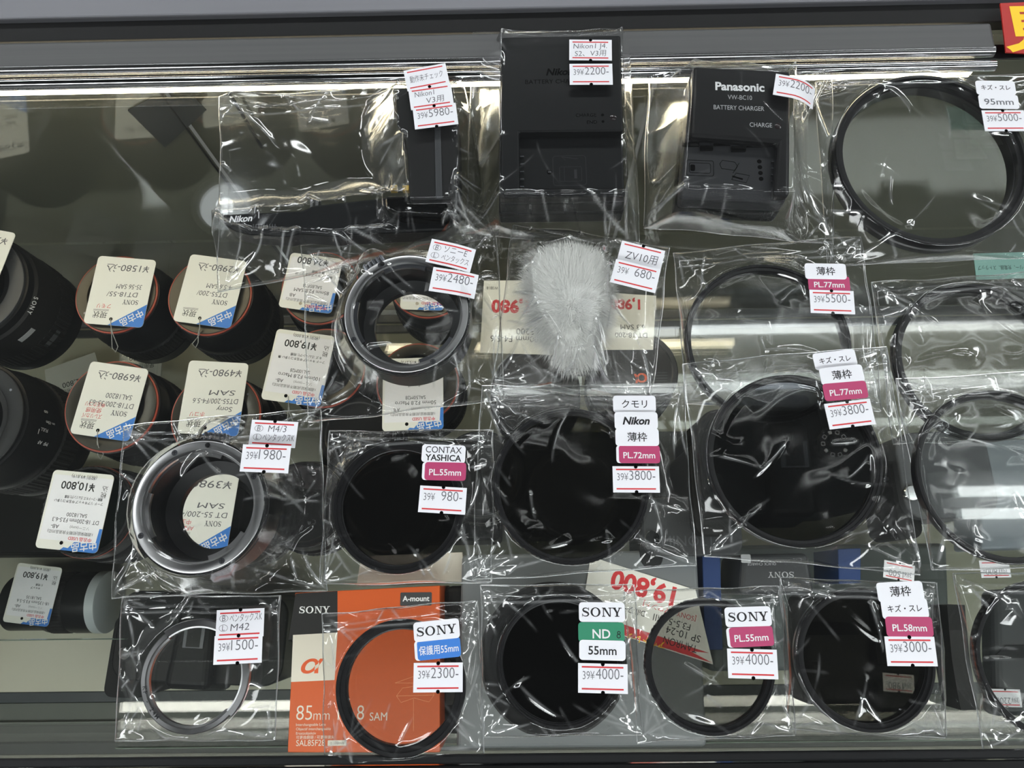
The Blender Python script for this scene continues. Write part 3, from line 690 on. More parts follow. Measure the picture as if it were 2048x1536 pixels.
def adapter(label, px, py, r, h, z0, ri, rlow, rot, dark=False):
    x, y = PXY(px, py, z0 + h)
    t = thing('mount_adapter', label, 'lens mount adapter', (x, y, z0 + 0.4), rot, 'lens mount adapters in clear bags')
    a = Acc()
    a.add(*lathe([(rlow, 0), (rlow + 2, 0), (r - 1.5, 0), (r - 1, 0.4), (r - 1, 3), (r, 3.4), (r, h - 5), (r - 0.5, h - 4.6), (r - 0.5, h - 3.6), (r, h - 3.2), (r, h - 1.6), (r - 0.6, h - 0.9), (ri + 4, h - 0.9), (ri + 2.5, h - 3), (ri, h - 4), (ri - 0.5, 6), (rlow + 1.2, 4.4), (rlow, 4.0)], 128, True), BLK, True)
    a.build('barrel', t)
    b = Acc()
    b.add(*lathe([(ri + 0.6, h - 3.4), (r - 0.9, h - 1.0), (r - 0.9, h + 0.15), (r - 1.3, h + 0.35), (ri + 1.8, h + 0.35), (ri + 1.5, h - 0.9), (ri + 0.7, h - 1.0)], 128, True), STEEL, True)
    b.build('steel_flange', t)
    for q0, q1 in ((70, 118), (165, 215), (285, 330)):               # bayonet lugs
        c = Acc(); c.add(*lathe([(ri - 1.2, h - 2.8), (ri + 1.0, h - 2.8), (ri + 1.0, h - 1.2), (ri - 1.2, h - 1.2)], 24, True, math.radians(q0), math.radians(q1)), STEEL if not dark else STEELD, True); c.build('bayonet_lug', t)
    for q in (18, 108, 198, 288):
        c = Acc(); rr = (ri + 1.6 + r - 1.1) / 2; cx, cy = rr * math.cos(math.radians(q + 10)), rr * math.sin(math.radians(q + 10))
        c.add(*prism(circ(1.35, 20, cx, cy), h + 0.1, h + 0.55, 0.15, 1), STEELD); c.add(*flat([(cx - 0.9, cy - 0.16), (cx + 0.9, cy - 0.16), (cx + 0.9, cy + 0.16), (cx - 0.9, cy + 0.16)], h + 0.58), INKK); c.add(*flat([(cx - 0.16, cy - 0.9), (cx + 0.16, cy - 0.9), (cx + 0.16, cy + 0.9), (cx - 0.16, cy + 0.9)], h + 0.585), INKK)
        c.build('screw', t)
    c = Acc(); q = math.radians(86 if not dark else 116); rr = (ri + r) / 2 + 0.4
    c.add(*lathe([(0, h + 1.3), (0.8, h + 1.2), (1.2, h + 0.6), (1.2, h)], 16), BLKS, True, Matrix.Translation((rr * math.cos(q), rr * math.sin(q), 0))); c.build('locking_pin', t)
    c = Acc(); q = math.radians(84 if not dark else 122)
    M = Matrix.Rotation(q, 4, 'Z') @ Matrix.Translation((r + 1.4, 0, 0))
    c.add(*box(4.6, 11, h - 8, h - 3.2, 0.6), STEELD, False, M)
    for k in range(5): c.add(*box(4.8, 1.0, h - 8.2, h - 2.8, 0.3, 0, -4.4 + 2.2 * k), STEELD, False, M)
    c.build('release_catch', t)
    ca = rot + (math.radians(84) if not dark else math.radians(122))
    return [('disc', x, y, r, h + 1.2, 8.0), ('disc', x + (r + 1) * math.cos(ca), y + (r + 1) * math.sin(ca), 6.5, h - 2, 8.0)]
dA2 = adapter('taller steel faced lens mount adapter at the left, a price tag showing through its hole', 397, 1012, 30, 25, 0.7, 23.5, 17.5, 0.0)
bag('crumpled clear bag with a 39¥1980- price sticker around the left mount adapter', [(246, 852), (640, 816), (655, 1180), (224, 1196)], 0.4, dA2,
    [S(NT, note_label([('B', -7.0, 1.0, 2.3, 0.9, 1), ('M4/3', 1.6, 0.9, 2.8, 0.95, 0, 8.5), ('L', -7.2, -3.0, 2.2, 0.9, 1), ('ペンタックスK', 2.6, -3.2, 2.6, 0.55, 0, 14.5)], 't'), 541, 864, 24, -4), S(PR, price_label('1980-'), 538, 921, 24, -3)], 31, 1.35, puff=1.4)
dA1 = adapter('shorter lens mount adapter with steel flange behind, its sticker curling', 813, 626, 30, 25, 0.7, 24.5, 19, 0.0, True)
bag('crumpled clear bag with a 39¥2480- price sticker around the rear mount adapter', [(604, 492), (992, 458), (1010, 800), (618, 846)], 0.4, dA1,
    [S(NT, note_label([('B', -7.2, 1.0, 2.3, 0.9, 1), ('ソニーE', 2.0, 0.9, 2.7, 0.6, 0, 11), ('L', -7.2, -3.0, 2.2, 0.9, 1), ('ペンタックス', 2.6, -3.2, 2.4, 0.55, 0, 13)], ''), 903, 518, 24, -14, 0.012), S(PR, price_label('2480-', ''), 909, 572, 24, -10, 0.012)], 32, 1.35, puff=1.4)

# ------------------------------------------------------------------ battery chargers, camera grip, fur wind cover
def pts(px, h, o=(0, 0)):
    return [(P(x, y, h).x - o[0], P(x, y, h).y - o[1]) for x, y in px]
# larger charger
H1 = 27.0
bt = [(1004, 74), (1241, 70), (1251, 392), (1001, 396)]
ct = P(1122, 235, H1); O = (ct.x, ct.y)
top = pts(bt, H1, O); bot = [(x * 1.045, y * 1.02) for x, y in top]
t = thing('battery_charger', 'larger matte black battery charger with black lettering in the top row', 'battery charger', (O[0], O[1], 0.9))
a = Acc(); a.add(*prism(bot, 0, 11, 1.6, 3), BLK); a.build('base_shell', t)
a = Acc(); a.add(*prism([(x * 1.012, y * 1.008) for x, y in top], 10.8, 20.5, 1.0, 2), BLK); a.build('battery_bay', t)
cp = pts([(1004, 74), (1241, 70), (1247, 262), (1039, 264), (1040, 378), (1250, 377), (1251, 392), (1001, 396)], H1, O)
a = Acc(); a.add(*prism(cp, 20.3, H1 - 0.9, 1.0, 3), BLK)
pt = pts([(1113, 148), (1100, 165), (1210, 229), (1215, 244), (1172, 232), (1184, 246)], H1, O)
zt = H1 - 0.86
put_text(a, 'Nikon', pt[0][0] + 1.6, pt[0][1] - 0.6, 3.9, BLKG, zt, 0, 'c', 0.05, 1, 0.25)
put_text(a, 'BATTERY CHARGER', pt[1][0] + 3.0, pt[1][1] - 0.6, 2.5, BLKG, zt)
put_text(a, 'CHARGE', pt[4][0], pt[4][1] - 0.4, 1.9, BLKG, zt); put_text(a, 'END', pt[5][0], pt[5][1] - 0.4, 1.9, BLKG, zt)
a.build('cover', t, (0, 0, 0))
for k, (x, y) in enumerate(((1205, 230), (1206, 243))):
    q = pts([(x, y)], H1, O)[0]; a = Acc(); a.add(*prism(circ(0.75, 14, *q), zt - 0.2, zt + 0.1, 0.05, 1), BLKG); a.build('indicator', t)
q = pts([(1226, 235)], H1, O)[0]; a = Acc(); a.add(*lathe([(0, zt + 0.25), (1.1, zt + 0.2), (1.7, zt), (1.75, zt - 0.4)], 20), pbr('lamp lens dark', (40, 34, 36), 0.1), True, Matrix.Translation((q[0], q[1], 0))); a.build('charge_lamp', t)
zb = 20.5
for k in range(5):
    q = pts([(1044, 318 + 15 * k)], zb, O)[0]; a = Acc(); a.add(*box(2.0, 0.8, zb, zb + 1.6, 0.2, *q), STEELD); a.build('contact_pin', t)
a = Acc()
q = pts([(1139, 343), (1099, 346), (1139, 350), (1135, 320)], zb, O)
rr = rrect(16.5, 16.5, 1.5, 3, q[0][0], q[0][1]); a.add(*line(rr + rr[:1], 0.25, zb + 0.06), INKK)
rr = rrect(11, 8, 0.6, 2, q[2][0] + 0.5, q[2][1]); a.add(*line(rr + rr[:1], 0.22, zb + 0.06), INKK)
a.add(*line([(q[2][0] - 2.6, q[2][1] - 4), (q[2][0] - 2.6, q[2][1] + 4)], 0.2, zb + 0.06), INKK); a.add(*line([(q[2][0] + 3, q[2][1] - 2.5), (q[2][0] + 3, q[2][1] + 2.5)], 1.4, zb + 0.06), INKK)
a.add(*line([(q[3][0] + 5, q[3][1]), (q[3][0] - 3, q[3][1] + 1.2), (q[3][0] - 1, q[3][1] - 0.8)], 0.3, zb + 0.06), INKK)
a.add(*flat(circ(1.35, 16, *q[1]), zb + 0.05), BLKG); a.add(*quad(q[1][0] - 0.8, q[1][1] - 0.15, q[1][0] + 0.8, q[1][1] + 0.15, zb + 0.08), MDG)
a.build('bay_markings', t)
wp = lambda px, h: [tuple(P(x, y, h)[:2]) for x, y in px]
NKS = [S(NT, note_label([('Nikon1 J4.', -0.2, 0.9, 2.7, 0.82, 0, 17), ('S2、V3用', 0.0, -3.5, 2.7, 0.8, 0, 16)], 'tb'), 1180, 109, H1, -2), S(PR, price_label('2200-', 'b'), 1181, 157, H1, -1)]
bag('crumpled clear bag with a 39¥2200- price sticker around the larger battery charger', [(946, 66), (1254, 64), (1279, 500), (930, 468)], 0.4, [('poly', [(O[0] + x, O[1] + y) for x, y in top], H1 + 0.7, 13.0)], NKS, 41, 1.35, puff=1.5)
# smaller charger
H2 = 29.0
bt = [(1386, 131), (1582, 141), (1580, 392), (1366, 384)]
ct = P(1476, 262, H2); O = (ct.x, ct.y)
top = pts(bt, H2, O); bot = [(x * 1.03, y * 1.02) for x, y in top]
t = thing('battery_charger', 'smaller black battery charger with white lettering in the top row', 'battery charger', (O[0], O[1], 0.9))
a = Acc(); a.add(*prism(bot, 0, 12, 2.6, 3), BLKG); a.build('base_shell', t)
a = Acc(); a.add(*prism([(x * 1.01, y * 1.008) for x, y in top], 11.8, 22, 2.0, 3), pbr('charger bay', (36, 37, 40), 0.45, bump=0.1, nscale=300, spec=0.3)); a.build('battery_bay', t)
cp = pts([(1386, 131), (1582, 141), (1580, 392), (1548, 391), (1556, 285), (1380, 272)], H2, O)
rt = -math.radians(3.6)
zt = H2 - 0.96
a = Acc(); a.add(*prism(cp, 21.8, H2 - 1.0, 2.0, 3), BLKS)
for tx, x, y, cap, bd, f in (('Panasonic', 1480, 181, 4.6, 0.045, 24.5), ('VW-BC10', 1480, 199, 2.6, 0.0, 12), ('BATTERY CHARGER', 1478, 220, 2.6, 0.0, 25), ('CHARGE', 1522, 254, 2.5, 0.0, 11)):
    q = pts([(x, y)], H2, O)[0]; put_text(a, tx, q[0], q[1], cap, INKW if cap > 4 else INKLG, zt, rt, 'c', bd, 1, 0, f)
a.build('cover', t)
q = pts([(1556, 252)], H2, O)[0]; a = Acc(); a.add(*lathe([(0, zt + 0.5), (1.0, zt + 0.4), (1.7, zt + 0.05), (1.75, zt - 0.4)], 20), MATS['lamp lens dark'], True, Matrix.Translation((q[0], q[1], 0))); a.build('charge_lamp', t)
zb = 22.0
for k, (x0, x1, yy, hh) in enumerate(((1362, 1398, 292, 10), (1398, 1425, 300, 10), (1425, 1460, 290, 10), (1460, 1490, 302, 11), (1490, 1526, 293, 10))):
    q = pts([((x0 + x1) / 2, yy)], zb, O)[0]; a = Acc(); a.add(*box((x1 - x0) / 4.2, hh / 4.2, zb - 0.2, zb + (1.5 if k % 2 else 0.8), 0.3, *q), BLKG); a.build('bay_rib', t)
a = Acc()
q = pts([(1399, 338), (1457, 333), (1478, 357), (1519, 340)], zb, O)
M = Matrix.Translation((q[0][0], q[0][1], 0)) @ Matrix.Rotation(rt, 4, 'Z')
for w_, h_, dx_ in ((13.5, 8.5, 0), (10.5, 5.5, 0)):
    rr = rrect(w_, h_, 1.0, 3, dx_, 0); v, f = line(rr + rr[:1], 0.25, zb + 0.06); a.add(v, f, BLKG, False, M)
v, f = flat(rrect(2.4, 3.6, 0.8, 3, -3.6, 0), zb + 0.06); a.add(v, f, BLKG, False, M)
rr = [(q[1][0] + x_, q[1][1] + y_) for x_, y_ in ((-4.5, 1), (-3, 3), (3, 1.8), (4.2, -0.5), (2.8, -2.8), (-3.8, -1.6), (-4.5, 1))]; a.add(*line(rr, 0.25, zb + 0.06), BLKG)
rr = [(q[2][0] + x_, q[2][1] + y_) for x_, y_ in ((-4, -1), (-1.5, 2.5), (5, 1), (3, -3), (-4, -1))]; a.add(*line(rr, 0.25, zb + 0.06), BLKG)
a.add(*line([(q[2][0] - 3.5, q[2][1] + 0.8), (q[2][0] + 1.5, q[2][1] - 1)], 0.9, zb + 0.07), BLKG); a.add(*line([(q[2][0] + 0.5, q[2][1] + 8), (q[2][0] - 3, q[2][1] + 2.5)], 0.25, zb + 0.07), BLKG)
for k in range(4): a.add(*flat(circ(1.15, 16, q[3][0], q[3][1] + 4.2 - 3.2 * k), zb + 0.06), BLKG)
a.build('bay_markings', t)
for k in range(5):
    q = pts([(1545, 328 + 13 * k)], zb, O)[0]; a = Acc(); a.add(*box(2.4, 0.7, zb, zb + 1.4, 0.2, *q), STEELD); a.build('contact_pin', t)
bag('crumpled clear bag with a curling ¥2200- price sticker around the smaller charger', [(1296, 128), (1662, 138), (1668, 488), (1288, 455)], 0.8, [('poly', [(O[0] + x, O[1] + y) for x, y in top], H2 + 0.6, 15.0)],
    [S(PR, price_label('2200-', ''), 1588, 184, H2, -13, 0.035)], 42, 1.4, puff=1.5)
# L-shaped grip
HG = 26.0
O = tuple(P(760, 380, 8)[:2])
t = thing('camera_grip', 'L-shaped black camera grip with a long flat base plate', 'camera grip', (O[0], O[1], 0.9))
bp = pts([(446, 430), (606, 422), (626, 412), (766, 397), (914, 392), (916, 444), (892, 462), (700, 470), (672, 474), (600, 468), (578, 474), (500, 470), (468, 462), (448, 448)], 13, O)
a = Acc(); a.add(*prism(bp, 0, 13, 1.2, 2), BLK)
q = pts([(482, 440), (519, 434), (600, 446)], 13, O)
put_text(a, 'Nikon', q[0][0] + 0.3, q[0][1] - 1.4, 3.5, INKW, 13.05, 0.06, 'c', 0.04, 0.95, 0.22)
put_text(a, '1', q[1][0], q[1][1] - 1.2, 4.0, INKLG, 13.05, 0.06)
a.build('base_plate', t)
gp = pts([(792, 184), (800, 178), (905, 176), (915, 230), (917, 400), (820, 402), (812, 275), (794, 252)], HG, O)
a = Acc(); a.add(*prism(gp, 0, HG, 3.5, 4), BLKM); a.build('hand_grip', t)
a = Acc(); a.add(*prism(pts([(868, 190), (880, 190), (886, 400), (872, 400)], HG, O), HG - 2, HG + 0.7, 0.5), DKG); a.build('grip_seam', t)
kb = pts([(768, 388), (892, 384), (896, 432), (800, 428), (770, 416)], 24, O)
a = Acc(); a.add(*prism(kb, 12, 22, 2.0, 3), BLKG); a.build('connector_block', t)
for x in (788, 812):
    q = pts([(x, 377)], 11, O)[0]; a = Acc(); a.add(*box(3.4, 3.0, 8, 11, 0.2, *q), GOLD); a.build('contact', t)
q = pts([(628, 411)], 9, O)[0]; a = Acc(); a.add(*lathe([(0, 5), (2.4, 5), (2.8, 4.6), (2.8, -2), (2.2, -2.5), (0, -2.5)], 24, teeth={2: (0.25, 12), 3: (0.25, 12)}), CHROME, False, Matrix.Translation((q[0], q[1] - 1.0, 5.5)) @ Matrix.Rotation(-math.pi / 2, 4, 'X')); a.build('mounting_screw', t)
q = pts([(512, 424)], 9, O)[0]; a = Acc(); a.add(*tube([(q[0], q[1] - 2, 9), (q[0], q[1] + 3.6, 9)], 0.9, 10), CHROME, True); a.build('guide_pin', t)
for k in range(9):
    q = pts([(508 + 5.4 * k, 454)], 13, O)[0]; a = Acc(); a.add(*box(0.5, 2.2, 12.6, 13.35, 0.1, *q), DKG); a.build('wheel_ridge', t)
def absp(l): return [(O[0] + x, O[1] + y) for x, y in l]
bag('large crumpled clear bag with a 39¥5980- price sticker around the L-shaped camera grip', [(440, 196), (930, 168), (985, 476), (437, 585)], 0.3, [('poly', absp(bp), 14.2, 16.0), ('poly', absp(gp), HG + 0.8, 20.0), ('poly', absp(kb), 23.5, 14.0)],
    [S(NT, note_label([('動作未チェック', 0.0, -1.4, 2.8, 0.62, 0, 17)], ''), 855, 165, HG, 11, 0.0, (0, 0)), S(NT, note_label([('Nikon1', -3, 0.9, 2.7, 0.9, 0, 10), ('V3用', 2.0, -3.4, 2.8, 0.9, 0, 9)], 't'), 864, 204, HG, 8), S(PR, price_label('5980-', 'tb'), 873, 244, HG, 7)], 43, 1.4, flap=True, puff=2.2, calm=1.1)
# fur wind cover
rng = np.random.RandomState(5)
O = tuple(P(1138, 618, 14)[:2])
t = thing('fur_wind_cover', 'white fluffy fur microphone wind cover in a clear bag', 'microphone wind cover', (O[0], O[1], 0.9), 0)
FUR = pbr('white fur', (236, 236, 232), 0.75); FOAM = pbr('dark foam', (40, 40, 38), 0.9)
sil = np.array(pts([(1080, 520), (1135, 505), (1190, 520), (1206, 560), (1204, 620), (1186, 660), (1180, 700), (1176, 722), (1130, 726), (1112, 700), (1090, 660), (1070, 620), (1066, 560)], 12, O))
cx, cy = sil.mean(0)
vs, fs = [], []
for k in range(9):
    f = k / 8; s_ = math.sin(math.pi * (0.12 + 0.80 * f)); z = 1.0 + 21 * f
    vs += [(cx + (x - cx) * s_, cy + (y - cy) * s_, z) for x, y in sil]
n = len(sil)
for k in range(8):
    for i in range(n): fs.append((k * n + i, k * n + (i + 1) % n, (k + 1) * n + (i + 1) % n, (k + 1) * n + i))
fs += [tuple(reversed(range(n))), tuple(8 * n + i for i in range(n))]
a = Acc(); a.add(vs, fs, FUR, True); a.build('fur_backing', t)
q = pts([(1168, 738), (1150, 738)], 6, O)
a = Acc(); a.add(*prism(rrect(24, 7, 2.5, 4, q[0][0] - 2, q[0][1] + 1), 0.5, 9, 1.2, 2), FOAM); a.build('foam_base', t)
V = np.array(vs); bv, bf = [], []
root = np.array(pts([(1140, 668)], 14, O)[0])
for i in range(17000):
    fi = fs[rng.randint(0, len(fs) - 2)] if rng.rand() < 0.7 else None
    if fi is None:
        k = rng.randint(5, 8); j = rng.randint(n); c0 = V[k * n + j]; c1 = np.array([cx, cy, 22.0]); p = c0 + (c1 - c0) * rng.rand()
    else:
        w = rng.dirichlet((1, 1, 1, 1)); p = (V[list(fi)] * w[:, None]).sum(0)
    out = np.array([p[0] - cx, p[1] - cy, 0]); out = out / (np.linalg.norm(out) + 1e-6)
    comb = np.array([p[0] - root[0], p[1] - root[1], 0]); comb = comb / (np.linalg.norm(comb) + 1e-6)
    d = out * 0.75 + comb * 0.6 + np.array([0, 0, 0.25 + 0.3 * (p[2] > 14)]) + rng.normal(0, 0.33, 3)
    d /= np.linalg.norm(d); L = rng.uniform(6, 15) * (0.7 if p[1] < root[1] else 1.0)
    sd = np.cross(d, [0, 0, 1]); sd = sd / (np.linalg.norm(sd) + 1e-6) * 0.075
    mid = p + d * L * 0.55 + rng.normal(0, 0.25, 3); tip = p + d * L + np.array([0, 0, -0.12 * L]) + rng.normal(0, 0.5, 3)
    mid[2] = min(max(mid[2], 0.4), 26); tip[2] = min(max(tip[2], 0.4), 26.5)
    k = len(bv); bv += [p - sd, p + sd, mid + sd * 0.8, mid - sd * 0.8, tip]; bf += [(k, k + 1, k + 2, k + 3), (k + 3, k + 2, k + 4)]
bv = np.array(bv); dd = np.maximum(sd_poly(bv[:, 0], bv[:, 1], [tuple(p) for p in sil]), 0)
bv[:, 2] = np.minimum(bv[:, 2], 0.6 + 23.5 * np.clip(1 - dd / 17, 0, 1) ** 1.5)
a = Acc(); a.add([tuple(v) for v in bv], bf, FUR, True); o = a.build('fur', t); o['kind'] = 'stuff'
bag('clear bag with a 39¥ 680- price sticker around the white fur cover', [(1027, 452), (1339, 497), (1302, 802), (984, 770)], 0.5, [('poly', [(O[0] + x, O[1] + y) for x, y in sil], 27.5, 21.0)],
    [S(NT, note_label([('ZV10用', 0.5, -2.4, 3.6, 0.95, 0, 16)], 't'), 1279, 521, 14, -16), S(PR, price_label(' 680-', ''), 1263, 574, 14, -16)], 44, 1.35, puff=1.2)

# ------------------------------------------------------------------ used lenses under the glass
CREAMT = CARD
def lens(label, px, py, h, rt, rb, zb=ZS, ring=True, mount=None, cap=False, front=False, teeth=0.25, alpha=False, lean=None):
    """Upright lens. px, py: centre of its upper end. rt: upper radius, rb: greatest radius."""
    x, y = PXY(px, py, zb + h)
    t = thing('camera_lens', label, 'camera lens', (x, y, zb + 0.3), 0, 'used lenses in the counter', lean)
    a = Acc()
    a.add(*lathe([(0, 0.2), (rb - 3, 0.2), (rb - 1.2, 0.6), (rb - 1.2, h * 0.16), (rb - 2.2, h * 0.18), (rb - 2.2, h * 0.48), (rb - 0.8, h * 0.5), (rb - 0.8, h * 0.62), (rb - 2.6, h * 0.66), (rt + 1.6, h - 6), (rt + 1.2, h - 3.4), (rt - 0.5, h - 2.8), (rt * 0.6, h - 2.8), (rt * 0.6, h - 9), (0, h - 9)], 96), BLK, True); a.build('barrel', t)
    a = Acc(); z0, z1 = h * 0.2, h * 0.46
    a.add(*lathe([(rb - 2.3, z0), (rb - 0.9, z0 + 0.5), (rb - 0.5, z0 + 1), (rb - 0.5, z1 - 1), (rb - 0.9, z1 - 0.5), (rb - 2.3, z1)], 288, False, teeth={2: (teeth + 0.2, 72), 3: (teeth + 0.2, 72)}), BLKM, False); a.build('zoom_ring', t)
    if cap:
        a = Acc(); a.add(*lathe([(rt + 0.6, h - 3.6), (rt + 0.6, h - 0.6), (rt - 0.2, h), (rt - 3, h), (rt - 4, h - 0.7), (0, h - 0.7)], 96), BLKS, True)
        if alpha:
            for k in range(9): a.add(*quad(-rt * 0.75, -rt * 0.6 + 2.1 * k, rt * 0.75, -rt * 0.6 + 2.1 * k + 0.5, h - 0.65), DKG)
            put_text(a, 'α', 3, -2.0, 9.0, INKO, h - 0.6, math.pi + 0.1, 'c', 0.02, 1.25)
        a.build('front_cap', t); return t, x, y
    if front:
        a = Acc(); a.add(*lathe([(rt + 0.8, h - 4), (rt + 0.8, h - 0.5), (rt + 0.2, h), (rt - 1.4, h), (rt - 1.6, h - 2), (rt * 0.62, h - 6)], 144, teeth={1: (-0.5, 48)}), BLKS, True); a.build('front_rim', t)
        a = Acc(); a.add(*lathe([(rt - 1.8, h - 2.4), (rt * 0.6, h - 1.2), (0, h - 0.8)], 64), pbr('coated front glass', (10, 16, 15), 0.06, spec=0.5), True); a.build('front_glass', t)
        if ring:
            a = Acc(); a.add(*lathe([(rt + 1.0, h - 6.4), (rt + 1.8, h - 6.4), (rt + 1.8, h - 5.6), (rt + 1.0, h - 5.6)], 96, True), RED, True); a.build('red_ring', t)
        return t, x, y
    a = Acc(); a.add(*lathe([(rt - 0.6, h - 3), (rt - 0.6, h - 0.3), (rt - 1.0, h), (rt * 0.74, h), (rt * 0.72, h - 0.4), (rt * 0.72, h - 6)], 96), mount or pbr('worn mount metal', (70, 68, 62), 0.36, 0.7), True); a.build('mount_ring', t)
    if ring:
        a = Acc(); a.add(*lathe([(rt - 0.7, h - 2.4), (rt + 0.6, h - 2.4), (rt + 0.6, h - 1.2), (rt - 0.3, h - 0.9), (rt - 0.7, h - 1.0)], 96, True), RED, True); a.build('red_ring', t)
    a = Acc(); a.add(*lathe([(rt * 0.7, h - 7), (rt * 0.4, h - 5.6), (0, h - 5.0)], 48), BLKG, True); a.build('rear_glass', t)
    for k in range(4):
        q = math.radians(35 + 90 * k); a = Acc(); a.add(*prism(circ(1.0, 14, rt * 0.86 * math.cos(q), rt * 0.86 * math.sin(q)), h - 0.2, h + 0.15, 0.1, 1), STEELD); a.build('screw', t)
    for k in range(6):
        q = math.radians(150 + 9 * k); a = Acc(); a.add(*box(1.6, 2.6, h - 4.4, h - 2.2, 0.2), GOLD, False, Matrix.Rotation(q, 4, 'Z') @ Matrix.Translation((rt * 0.66, 0, 0))); a.build('contact', t)
    return t, x, y

BT = dict(w=46.0, h=57.0)
def hang_tag(label, px, py, z, rot, lines, string=True, tilt=(0, 0), w=45.5, h=56.0, printed=False, loop=(0, 0)):
    """Price tag, read from the far side of the counter. lines: (text, x, y, cap, colour, bold, fit)."""
    x, y = PXY(px, py, z)
    t = thing('price_tag', label, 'price tag', (x, y, z), 0, 'hang tags of the used lenses', (math.radians(tilt[0]), math.radians(tilt[1]), math.radians(180 + rot)))
    a = Acc(); a.add(*prism(rrect(w, h, 3.2, 5), 0, 0.45, 0), CARD)
    zt = 0.5
    if printed: a.add(*quad(-w / 2 + 0.2, -h / 2 + 3.2, w / 2 - 1.5, h / 2 - 6.5, 0.47), PAPER)
    r = [(-w / 2 + 3.2 - 3.2 * math.cos(q * math.pi / 12), h / 2 - 3.2 + 3.2 * math.sin(q * math.pi / 12)) for q in range(7)]
    if printed: tri = [(-w / 2, h / 2 - 17)] + r + [(w * 0.1, h / 2), (w * 0.05, h / 2 - 2.2), (-w * 0.02, h / 2 - 1.8), (-w * 0.1, h / 2 - 6.4), (-w / 2 + 2.8, h / 2 - 6.6), (-w / 2 + 2.2, h / 2 - 17)]
    else: tri = [(-w / 2, h / 2 - 19)] + r + [(w * 0.09, h / 2)]
    a.add(*flat(tri[::-1], zt - 0.01), BLUE)
    put_text(a, '中古品', -w * 0.255, h / 2 - (9.2 if not printed else 6.4), 4.9, INKW, zt + 0.01, math.radians(34 if not printed else 12), 'c', 0.02, 0.92, 0, 18.5)
    a.add(*flat(circ(1.35, 18, w * 0.055 + (2 if printed else 0), h / 2 - 5.0), zt + 0.02), BLKG)
    for tx, lx, ly, cap, m, bd, fit in lines: put_text(a, tx, lx, ly, cap, m, zt + 0.03, 0.0 if printed else 0.03, 'c', bd, 1, 0 if printed else 0.12, fit)
    if not printed: a.add(*line([(w * 0.12, h / 2 - 12.3), (w * 0.38, h / 2 - 11.8)], 0.3, zt + 0.03), INKP); a.add(*line([(w * 0.12, h / 2 - 11.4), (w * 0.38, h / 2 - 10.9)], 0.3, zt + 0.03), INKP)
    a.build('card', t)
    if string:
        lx, ly = loop; s0 = (w * 0.055, h / 2 - 5, 0.7)
        p = [s0, (s0[0] - 1, h / 2 - 1, 1.0), (s0[0] - 2.0, h / 2 + 3, 0.4), (s0[0] - 3 + lx * 0.4, h / 2 + 7, -1.5), (s0[0] - 6 + lx, h / 2 + 13 + ly, -5), (s0[0] - 4 + lx, h / 2 + 17 + ly, -7), (s0[0] - 1 + lx, h / 2 + 14 + ly, -6.5), (s0[0] - 1.4, h / 2 + 7, -3), (s0[0] - 1.5, h / 2 + 3, 0)]
        a = Acc(); a.add(*tube(p, 0.33, 6), pbr('nylon string', (150, 150, 146), 0.5), True); a.build('string', t)
    return t
def hand(price, model, extra, maker='SONY', red=(), cond='現状'):
    l = [(cond, 11.5, 18.0, 4.2, INKK, 0, -11), (maker, -9.5, 6.5, 3.8, INKP, 0, -12)]
    for k, e in enumerate(extra): l.append((e, -2 if k == 0 else -6, 0.5 - 6 * k if k == 0 else -5.6 * k - 0.5, 4.0, INKP, 0, -34 if k == 0 and len(e) > 9 else (-24 if k == 0 else -20)))
    l.append((price, -2, -22.0, 5.4, INKP, 0, -33))
    for k, r in enumerate(red): l.append((r, 10, 11.5 - 4.4 * k, 2.9, INKR, 0, 15))
    return l
def printed(price, tax, model, code, grade, note):
    return [('中古品 USED', -8, 18.3, 2.2, INKR, 0.02, 17), ('1週間保証(初期不良返品対応)', 0, 14.6, 1.9, INKK, 0, 33), ('ソニー(sony)', -6, 10.8, 1.9, INKG, 0, 15), (grade, 12, 10.6, 2.8, INKK, 0, 8),
            (model, -2, 5.6, 3.0, INKK, 0, 34), (code, -2, 1.6, 2.8, INKK, 0, 15), (note[0], -1, -7.2, 1.7, INKK, 0.02, 36), (note[1], -4, -10.4, 1.7, INKK, 0.02, 28),
            (price, 2, -20.4, 5.6, INKK, 0.02, -25), ('税', -18, -14.6, 3.2, INKK, 0, 5), ('込', -18, -19.2, 3.2, INKK, 0, 5), (tax, -1, -25.8, 2.4, INKK, 0, 22)]

# back row
t, x, y = lens('huge black telephoto lens with maker lettering at the left edge', -62, 572, 78, 43, 47, front=False, ring=False, mount=DKG)
a = Acc(); z = 60
a.add(*lathe([(43.5, 69), (46.5, 66), (46.6, 22), (45.8, 22), (45.8, 65), (43.0, 68)], 96, True), BLKM, True); a.build('hood', t)
a = Acc()
for i, ch in enumerate('SONY'):
    q = math.radians(-8 - 5.0 * i); M = Matrix.Rotation(q, 4, 'Z') @ Matrix.Translation((45.4, 0, 67.2)) @ Matrix.Rotation(math.radians(38), 4, 'Y') @ Matrix.Rotation(-math.pi / 2, 4, 'Z')
    vs_, fs_, w_ = text_geo(ch, 0.03); a.add([(v[0] * 3.0, v[1] * 3.0, 0.2) for v in vs_], fs_, INKLG, False, M)
a.build('lettering', t)
for z_, q_, w_ in ((52, -52, 17), (26, -45, 20)):
    a = Acc(); a.add(*lathe([(46.75, z_ - 2.6), (46.95, z_ - 2.6), (46.95, z_ + 2.6), (46.75, z_ + 2.6)], 16, True, math.radians(q_), math.radians(q_ + w_)), MDG if z_ < 30 else INKLG, True); a.build('badge', t)
t, x, y = lens('second large black lens with white focus markings at the left edge', -70, 838, 88, 43, 47, ring=False, mount=BLK)
a = Acc()
